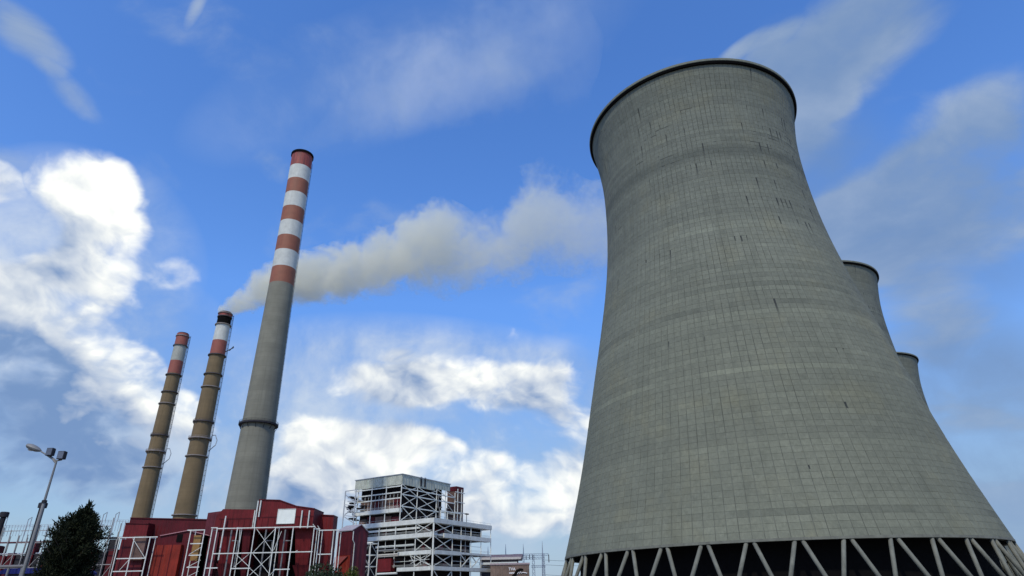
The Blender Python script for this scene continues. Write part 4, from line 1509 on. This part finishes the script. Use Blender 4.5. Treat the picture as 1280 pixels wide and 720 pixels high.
YS = 560
for px, ytop, yb, lab in ((610, 683, 694, 'short lightning mast seen through the right end of the boiler house'), (632, 680, 694, 'lightning mast above the left half of the flat roofed hall'),
                          (654, 679.5, 694, 'lightning mast over the right end of the flat roofed hall'), (677.6, 676, 692, 'tallest lightning mast beside the wire gantry, right of the others')):
    p = at_depth(px, ytop, YS)
    q = at_depth(px, yb, YS)
    root = thing('lightning_mast', lab, 'mast', (p.x, YS, 0), 'lightning masts in the switchyard')
    a, b = MB(), MB()
    lattice((a, b), Vector((0, 0, 0)), 2.6, 1.0, q.z, 9, .2)
    a.build('leg_frame', STEEL_GREY, root, origin=(0, 0, 0))
    b.build('lattice_bracing', STEEL_GREY, root, origin=(0, 0, 0))
    MB().tube([(0, 0, q.z - .5), (0, 0, (q.z + p.z) / 2), (0, 0, p.z)], [.42, .3, .1], 8).build('spire', STEEL_GREY, root, True)
pg = [at_depth(666.5, 692.5, 545), at_depth(679, 692.5, 545)]
gan = thing('wire_gantry', 'lattice wire gantry with two legs and long crossarms, right of the brown hall', 'gantry', (pg[0].x, 545, 0))
for p in pg:
    a, b = MB(), MB()
    lattice((a, b), rel(gan, Vector((p.x, 545, 0))), 2.4, 1.5, p.z, 10, .2)
    a.build('leg', STEEL_GREY, gan)
    b.build('lattice_bracing', STEEL_GREY, gan)
for y, xa, xb in ((692.8, 641, 685.5), (697, 648, 680), (707, 664, 682)):
    p, q = at_depth(xa, y, 545), at_depth(xb, y, 545)
    q.z = p.z
    mb = MB()
    for dz in (0, -1.4):
        for dy in (-.6, .6):
            mb.bar(rel(gan, p + Vector((0, dy, dz))), rel(gan, q + Vector((0, dy, dz))), .22)
    n = 16
    for k in range(n):
        s, e = p.lerp(q, k / n), p.lerp(q, (k + 1) / n)
        mb.bar(rel(gan, s + Vector((0, -.6, -1.4 * (k % 2)))), rel(gan, e + Vector((0, -.6, -1.4 * ((k + 1) % 2)))), .16)
    mb.build('crossarm', STEEL_GREY, gan)
p = at_depth(685.8, 693, 545)
q = at_depth(686, 703, 545)
MB().tube([rel(gan, p), rel(gan, Vector((p.x, p.y, q.z)))], .35, 6).build('insulator_string', plain('insulator_brown', (.08, .05, .05)), gan, True)
for k, (xa, y) in enumerate(((682, 706), (682, 718.5), (681, 700))):
    p, q = at_depth(xa, y, 545), at_depth(760, y - 1, 545)
    q.z = p.z
    mid = p.lerp(q, .5) - Vector((0, 0, 1.2))
    MB().tube([rel(gan, p), rel(gan, p.lerp(mid, .5) - Vector((0, 0, .3))), rel(gan, mid), rel(gan, mid.lerp(q, .5) - Vector((0, 0, .3))), rel(gan, q)], .10, 5).build('wire', DARK_STEEL, gan)
for k in range(6):
    px = 645 + k * 4.2
    p = at_depth(px, 693 + (k % 2), 545)
    MB().tube([rel(gan, p), rel(gan, p - Vector((0, 0, 3.4)))], .3, 6).build('insulator_string', plain('insulator_brown', (.08, .05, .05)), gan, True)


# ------------------------------------------------------------------ pipe racks at the far left
def pipe_rack(label, Y, x_px0, x_px1, y_px, nb, seed, red):
    rnd = random.Random(seed)
    p0, p1 = at_depth(x_px0, y_px, Y), at_depth(x_px1, y_px, Y)
    root = thing('pipe_rack', label, 'pipe rack', ((p0.x + p1.x) / 2, Y, 0), 'pipe racks left of the chimneys')
    h = p0.z
    xs = np.linspace(p0.x, p1.x, nb + 1) - root.location.x
    for x in xs:
        for y in (0, 6):
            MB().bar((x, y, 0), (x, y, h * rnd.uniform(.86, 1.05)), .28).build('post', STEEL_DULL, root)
    lv = [h * f for f in (.32, .5, .66, .8, .95)]
    for z in lv:
        for i in range(nb):
            if rnd.random() < .8:
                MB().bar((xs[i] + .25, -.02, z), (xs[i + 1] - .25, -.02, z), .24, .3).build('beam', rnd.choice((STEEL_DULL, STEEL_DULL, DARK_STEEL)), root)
        if rnd.random() < .8:
            MB().tube([(xs[0] - 1, 3, z + .5), (xs[-1] + 1, 3, z + .5)], rnd.uniform(.3, .7), 8).build('pipe', rnd.choice((STEEL_GREY, DARK_STEEL, RED_DARK)), root, True)
    for i in range(nb):
        z0, z1 = rnd.choice(list(zip(lv[:-1], lv[1:])))
        MB().bar((xs[i], .2, z0), (xs[i + 1], .2, z1), .2).build('brace', STEEL_DULL, root)
        MB().box(xs[i] + .1, xs[i + 1] - .1, 7.0, 9.0, 0, h * rnd.uniform(.55, .86)).build('plant_wall', DARK_STEEL if rnd.random() > red * .6 else RED_DARK, root)
        if True:
            MB().box(xs[i] + .5, xs[i + 1] - .3, 1.5, 5, 0, lv[2] * rnd.uniform(.9, 1.32)).build('vessel', RED_DARK if rnd.random() < red else DARK_STEEL, root)
        # vent pipes and rails on top
        if rnd.random() < .7:
            x = rnd.uniform(xs[i], xs[i + 1])
            MB().tube([(x, 3, h * .8), (x, 3, h * 1.1), (x + 1.4, 3, h * 1.13), (x + 1.4, 3, h * 1.02)], .18, 6).build('vent_pipe', STEEL_GREY, root, True)
    mb = MB()
    for z in (h + .6, h + 1.3):
        mb.bar((xs[0], 5, z), (xs[-1], 5, z), .12)
    for x in np.linspace(xs[0], xs[-1], nb * 3 + 1):
        mb.bar((x, 5, h * .9), (x, 5, h + 1.3), .12)
    mb.build('guard_rail', STEEL_GREY, root)
    return root


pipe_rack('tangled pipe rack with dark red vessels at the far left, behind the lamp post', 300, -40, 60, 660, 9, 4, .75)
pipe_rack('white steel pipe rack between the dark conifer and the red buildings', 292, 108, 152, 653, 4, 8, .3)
for px0, py0, px1, py1, lab in ((0.5, 640, -12, 690, 'short dark vent stack with a flat cap at the very left edge'), (48.5, 628.5, 28, 705, 'dark vent stack with a flat cap directly behind the lamp post')):
    p = at_depth(px0 + 6, py0, 200)
    root = thing('vent_stack', lab, 'vent stack', (p.x, 200, 0), 'dark vent stacks at the left')
    MB().lathe([(.8, 0), (.72, p.z - 1.6), (.4, p.z - 1.55)], 14).build('pipe', DARK_STEEL, root, True, origin=(0, 0, 0))
    MB().lathe([(.3, p.z - 1.5), (1.2, p.z - 1.5), (1.25, p.z - .2), (1.0, p.z), (.1, p.z + .1)], 14).build('cap', DARK_STEEL, root, True, origin=(0, 0, 0))
    ladder(root, lambda z: 1.0, 2, p.z - 2, R(-60), DARK_STEEL)

# ------------------------------------------------------------------ lamp post
lp = at_depth(70.5, 577, 33)
lamp = thing('lamp_post', 'slim grey lamp post with one cobra head arm and two square floodlights', 'lamp post', (lp.x, 33, 0))
hj = lp.z
hs_ = at_depth(55, 628, 33).z
MB().lathe([(.30, 0), (.30, .06), (.13, .10)], 16).build('base_plate', GALV, lamp, True, origin=(0, 0, 0))
MB().lathe([(.092, .10), (.078, hs_), (.06, hs_ + .05)], 14).build('lower_pole', GALV, lamp, True, origin=(0, 0, 0))
MB().lathe([(.062, hs_), (.045, hj), (.01, hj + .04)], 12).build('upper_pole', GALV, lamp, True, origin=(0, 0, 0))
MB().lathe([(.09, hs_ - .02), (.12, hs_ - .02), (.12, hs_ + .1), (.06, hs_ + .12)], 14).build('collar', DARK_STEEL, lamp, True, origin=(0, 0, 0))
MB().box(-.10, .10, -.20, -.12, .6, 1.1).build('hand_hole_cover', GALV, lamp)


def lpt(px, py, Y=33):
    return rel(lamp, at_depth(px, py, Y))


MB().tube([lpt(70, 579), lpt(66, 574), lpt(58, 568.5), lpt(50, 563.5)], [.05, .045, .04, .035], 8).build('arm', GALV, lamp, True)
# cobra head: a flattened teardrop with a lens below
c0, c1 = lpt(51, 564), lpt(33.5, 557.5)
mb = MB()
n = 12
prof = [(0, .06), (.12, .15), (.35, .25), (.65, .28), (.88, .21), (1.0, .04)]
d = (c1 - c0)
rings = []
for f, r in prof:
    c = c0 + d * f
    rings.append([c + Vector((0, math.cos(2 * math.pi * k / n) * r, math.sin(2 * math.pi * k / n) * r * .62 + .03)) for k in range(n)])
vs = [v for rg in rings for v in rg]
fs = []
for i in range(len(prof) - 1):
    for k in range(n):
        fs.append((i * n + k, i * n + (k + 1) % n, (i + 1) * n + (k + 1) % n, (i + 1) * n + k))
fs += [tuple(range(n)), tuple((len(prof) - 1) * n + k for k in range(n - 1, -1, -1))]
head = mb.add(vs, fs).build('lamp_head', GALV, lamp, True)
lc = c0 + d * .66
mb = MB()
mb.lathe([(.17, -.06), (.15, -.13), (.08, -.18), (.005, -.19)], 12)
lens = mb.build('lens', GLASS, None, True, origin=(0, 0, 0))
lens.parent = head
lens.location = lc - head.location + Vector((0, 0, .02))
for px, py, w, h in ((64, 565.3, 7.6, 9), (78.2, 569.5, 8.2, 9.5)):
    c = lpt(px, py)
    e = (lpt(px + w / 2, py) - lpt(px - w / 2, py)).length / 2
    g = (lpt(px, py - h / 2) - lpt(px, py + h / 2)).length / 2
    mb = MB()
    vs = []
    for y, s in ((-.16, 1.0), (.08, .95), (.18, .55)):
        vs += [c + Vector((i * e * s, y, j * g * s)) for i, j in ((-1, -1), (1, -1), (1, 1), (-1, 1))]
    fs = [(3, 2, 1, 0), (8, 9, 10, 11)]
    for k in (0, 4):
        fs += [(k + i, k + (i + 1) % 4, k + 4 + (i + 1) % 4, k + 4 + i) for i in range(4)]
    fl = mb.add(vs, [tuple(reversed(f)) for f in fs]).build('floodlight', DARK_STEEL, lamp)
    mb = MB()
    mb.box(-e * .86, e * .86, -.185, -.165, -g * .86, g * .86)
    gl_ = mb.build('lens', plain('floodlight_glass', (.10, .11, .14), .12), None, origin=(0, 0, 0))
    gl_.parent = fl
    gl_.location = c - fl.location
    mb = MB()
    mb.tube([c + Vector((0, .05, -g)), lpt(70.5, 576)], .035, 7)
    mb.build('bracket', GALV, lamp, True)


# ------------------------------------------------------------------ trees and bushes
def foliage(mb, c, rx, rz, n, size, rnd, up=.35, elong=2.2):
    for _ in range(n):
        u = Vector((rnd.gauss(0, 1), rnd.gauss(0, 1), rnd.gauss(0, 1))).normalized()
        f = rnd.random() ** .4
        p = c + Vector((u.x * rx * f, u.y * rx * f, u.z * rz * f))
        d = (u + Vector((rnd.gauss(0, .5), rnd.gauss(0, .5), rnd.gauss(up, .5)))).normalized()
        s = d.cross(Vector((rnd.gauss(0, 1), rnd.gauss(0, 1), rnd.gauss(0, 1)))).normalized()
        L_ = size * rnd.uniform(.6, 1.4)
        w = L_ / elong
        mb.add([p - s * w * .3, p + d * L_ * .5 - s * w * .5, p + d * L_, p + d * L_ * .5 + s * w * .5], [(0, 1, 2, 3)])


def conifer(label, loc, h, rad, seed, mat, lean_x=.35):
    rnd = random.Random(seed)
    root = thing('conifer_tree', label, 'tree', loc)
    bark = plain('bark', (.07, .05, .035), .9)
    MB().tube([(0, 0, 0), (.04, .02, h * .4), (.1, 0, h * .75), (.16, 0, h * .97)], [.17, .13, .07, .015], 8).build('trunk', bark, root, True)
    br, cr = MB(), MB()
    nb = 260
    for k in range(nb):
        f = (k + .5) / nb
        z = h * (.04 + .93 * f)
        # broad bushy juniper: full to the shoulders, then a ragged leader
        prof = rad * (1.0 - .10 * f if f < .7 else max(.05, .93 * ((1 - f) / .3) ** .72)) * rnd.uniform(.66, 1.10)
        a = k * 2.399 + rnd.uniform(-.3, .3)
        d = Vector((math.cos(a), math.sin(a), 0))
        prof *= .84 + .34 * mnoise.noise(Vector((d.x * 1.3, d.y * 1.3, z * .9 + 3.1)))
        lean = lean_x * f
        tip = d * prof + Vector((lean, 0, z + prof * (.1 + .55 * f)))
        br.tube([(lean * .9, 0, z * .96), d * prof * .55 + Vector((lean, 0, z + prof * .05)), tip], [.035, .022, .008], 4, False)
        for q in np.linspace(.35, 1.0, 6):
            c = Vector((lean, 0, z * .97)).lerp(tip, q)
            foliage(cr, c, .15 + .12 * (1 - f), .20, 46, .15, rnd, .9, 3.6)
    for k in range(16):
        foliage(cr, Vector((lean_x + rnd.gauss(0, .06), rnd.gauss(0, .06), h * (.86 + .011 * k))), .12, .14, 18, .24, rnd, 1.2, 3.6)
    # a second, lower leader
    for k in range(16):
        foliage(cr, Vector((-rad * .55 + rnd.gauss(0, .08), rnd.gauss(0, .1), h * (.74 + .011 * k))), .16, .16, 18, .24, rnd, 1.0, 3.4)
    br.build('limb', bark, root, origin=(0, 0, 0))
    cr.build('crown', mat, root, origin=(0, 0, 0))
    return root


JUN = leaf_mat('juniper_needles', (.005, .008, .004), (.020, .024, .010))
tp = at_depth(111, 629, 33)
tree = conifer('dark bushy conifer with a ragged top between the lamp post and the white pipe rack', (at_depth(86, 690, 33).x, 33, 0), tp.z * .95, 1.52, 21, JUN)


def bush(label, loc, h, rad, seed, mat, size, n):
    rnd = random.Random(seed)
    root = thing('bush', label, 'bush', loc, 'bushes in front of the red buildings')
    bark = plain('bark', (.07, .05, .035), .9)
    st, cr = MB(), MB()
    for k in range(9):
        a = k * 2.399
        st.tube([(0, 0, 0), (math.cos(a) * rad * .25, math.sin(a) * rad * .25, h * .4), (math.cos(a) * rad * .5, math.sin(a) * rad * .5, h * .75)], [.06, .04, .015], 5)
    for k in range(34):
        a, f = k * 2.399, (k + .5) / 34
        r = rad * math.sqrt(f) * rnd.uniform(.75, 1.0)
        z = h * (.30 + .62 * math.sqrt(max(0, 1 - (r / rad) ** 2)) * rnd.uniform(.35, 1.0))
        foliage(cr, Vector((math.cos(a) * r, math.sin(a) * r, z)), rad * .26, h * .13, n, size, rnd, .3, 1.9)
    st.build('stem', bark, root, origin=(0, 0, 0))
    cr.build('crown', mat, root, origin=(0, 0, 0))


BUSH = leaf_mat('dark_bush_leaves', (.012, .02, .012), (.045, .06, .03))
YGREEN = leaf_mat('yellow_green_leaves', (.025, .042, .008), (.085, .10, .02))
p = at_depth(407, 701, 70)
bush('dark broad bush at the foot of the red block right of the white panelled house', (p.x, 70, 0), p.z * 1.02, 2.3, 5, BUSH, .26, 110)
p = at_depth(440, 708, 74)
bush('small yellow green bush beside the dark broad bush', (p.x, 74, 0), p.z * 1.02, 1.35, 6, YGREEN, .22, 80)


# far wood to the right of the towers, and round the rest of the skyline
def wood(name, pts, n, seed, hmin, hmax, label):
    rnd = random.Random(seed)
    mb = MB()
    for _ in range(n):
        f = rnd.random()
        a, b = pts
        c = Vector(a).lerp(Vector(b), f) + Vector((rnd.uniform(-10, 10), rnd.uniform(-10, 10), 0))
        h = rnd.uniform(hmin, hmax)
        mb.tube([c, c + Vector((0, 0, h * .5))], [.35, .2], 5)
        for k in range(7):
            foliage(mb, c + Vector((rnd.gauss(0, h * .12), rnd.gauss(0, h * .12), h * rnd.uniform(.35, .88))), h * .18, h * .15, 26, h * .13, rnd, .2, 1.5)
    o = mb.build(name, WOODM, kind='stuff')
    o['label'] = label


WOODM = leaf_mat('far_wood_leaves', (.02, .03, .018), (.055, .07, .035))
wood('far_wood', ((165, 190, 0), (330, 205, 0)), 60, 3, 10, 13.5, 'dark line of trees at the right edge, beyond the nearest cooling tower')

# dark blue site shed with a pale rail in front at the bottom left
p0, p1 = at_depth(8, 711, 48), at_depth(72, 713, 48)
shed_b = thing('blue_shed', 'low dark blue shed at the bottom left, beside the lamp post foot', 'shed', ((p0.x + p1.x) / 2, 48, 0))
w = (p1.x - p0.x) / 2
BLUE = clad('dark_blue_sheet', (.008, .012, .10), .5, .3)
h = p0.z
MB().box(-w, w, 0, 4, 0, h - .35).build('wall', plain('dark_shed_wall', (.03, .03, .05), .7), shed_b)
MB().prism([(-w - .2, h - .35), (w + .2, h - .35), (w + .2, h - .2), (w * .9, h), (-w * .9, h), (-w - .2, h - .2)], -.35, 4.3).build('roof', BLUE, shed_b)
MB().box(-.5, .5, -.06, -.01, .05, 2.1).build('door', plain('shed_door', (.08, .08, .1), .5), shed_b)
p0, p1 = at_depth(-6, 707, 40), at_depth(29, 709.5, 40)
rail = thing('pipe_rail', 'pale horizontal pipe rail on posts at the left edge, left of the lamp post foot', 'rail', ((p0.x + p1.x) / 2, 40, 0))
z = (p0.z + p1.z) / 2
MB().tube([rel(rail, Vector((p0.x, 40, z))), rel(rail, Vector((p1.x, 40, z)))], .09, 8).build('top_rail', plain('pale_rail_paint', (.12, .11, .105)), rail, True)
for f in (.1, .5, .97):
    x = p0.x + (p1.x - p0.x) * f - rail.location.x
    MB().tube([(x, 0, 0), (x, 0, z)], .06, 8).build('post', GALV, rail, True)
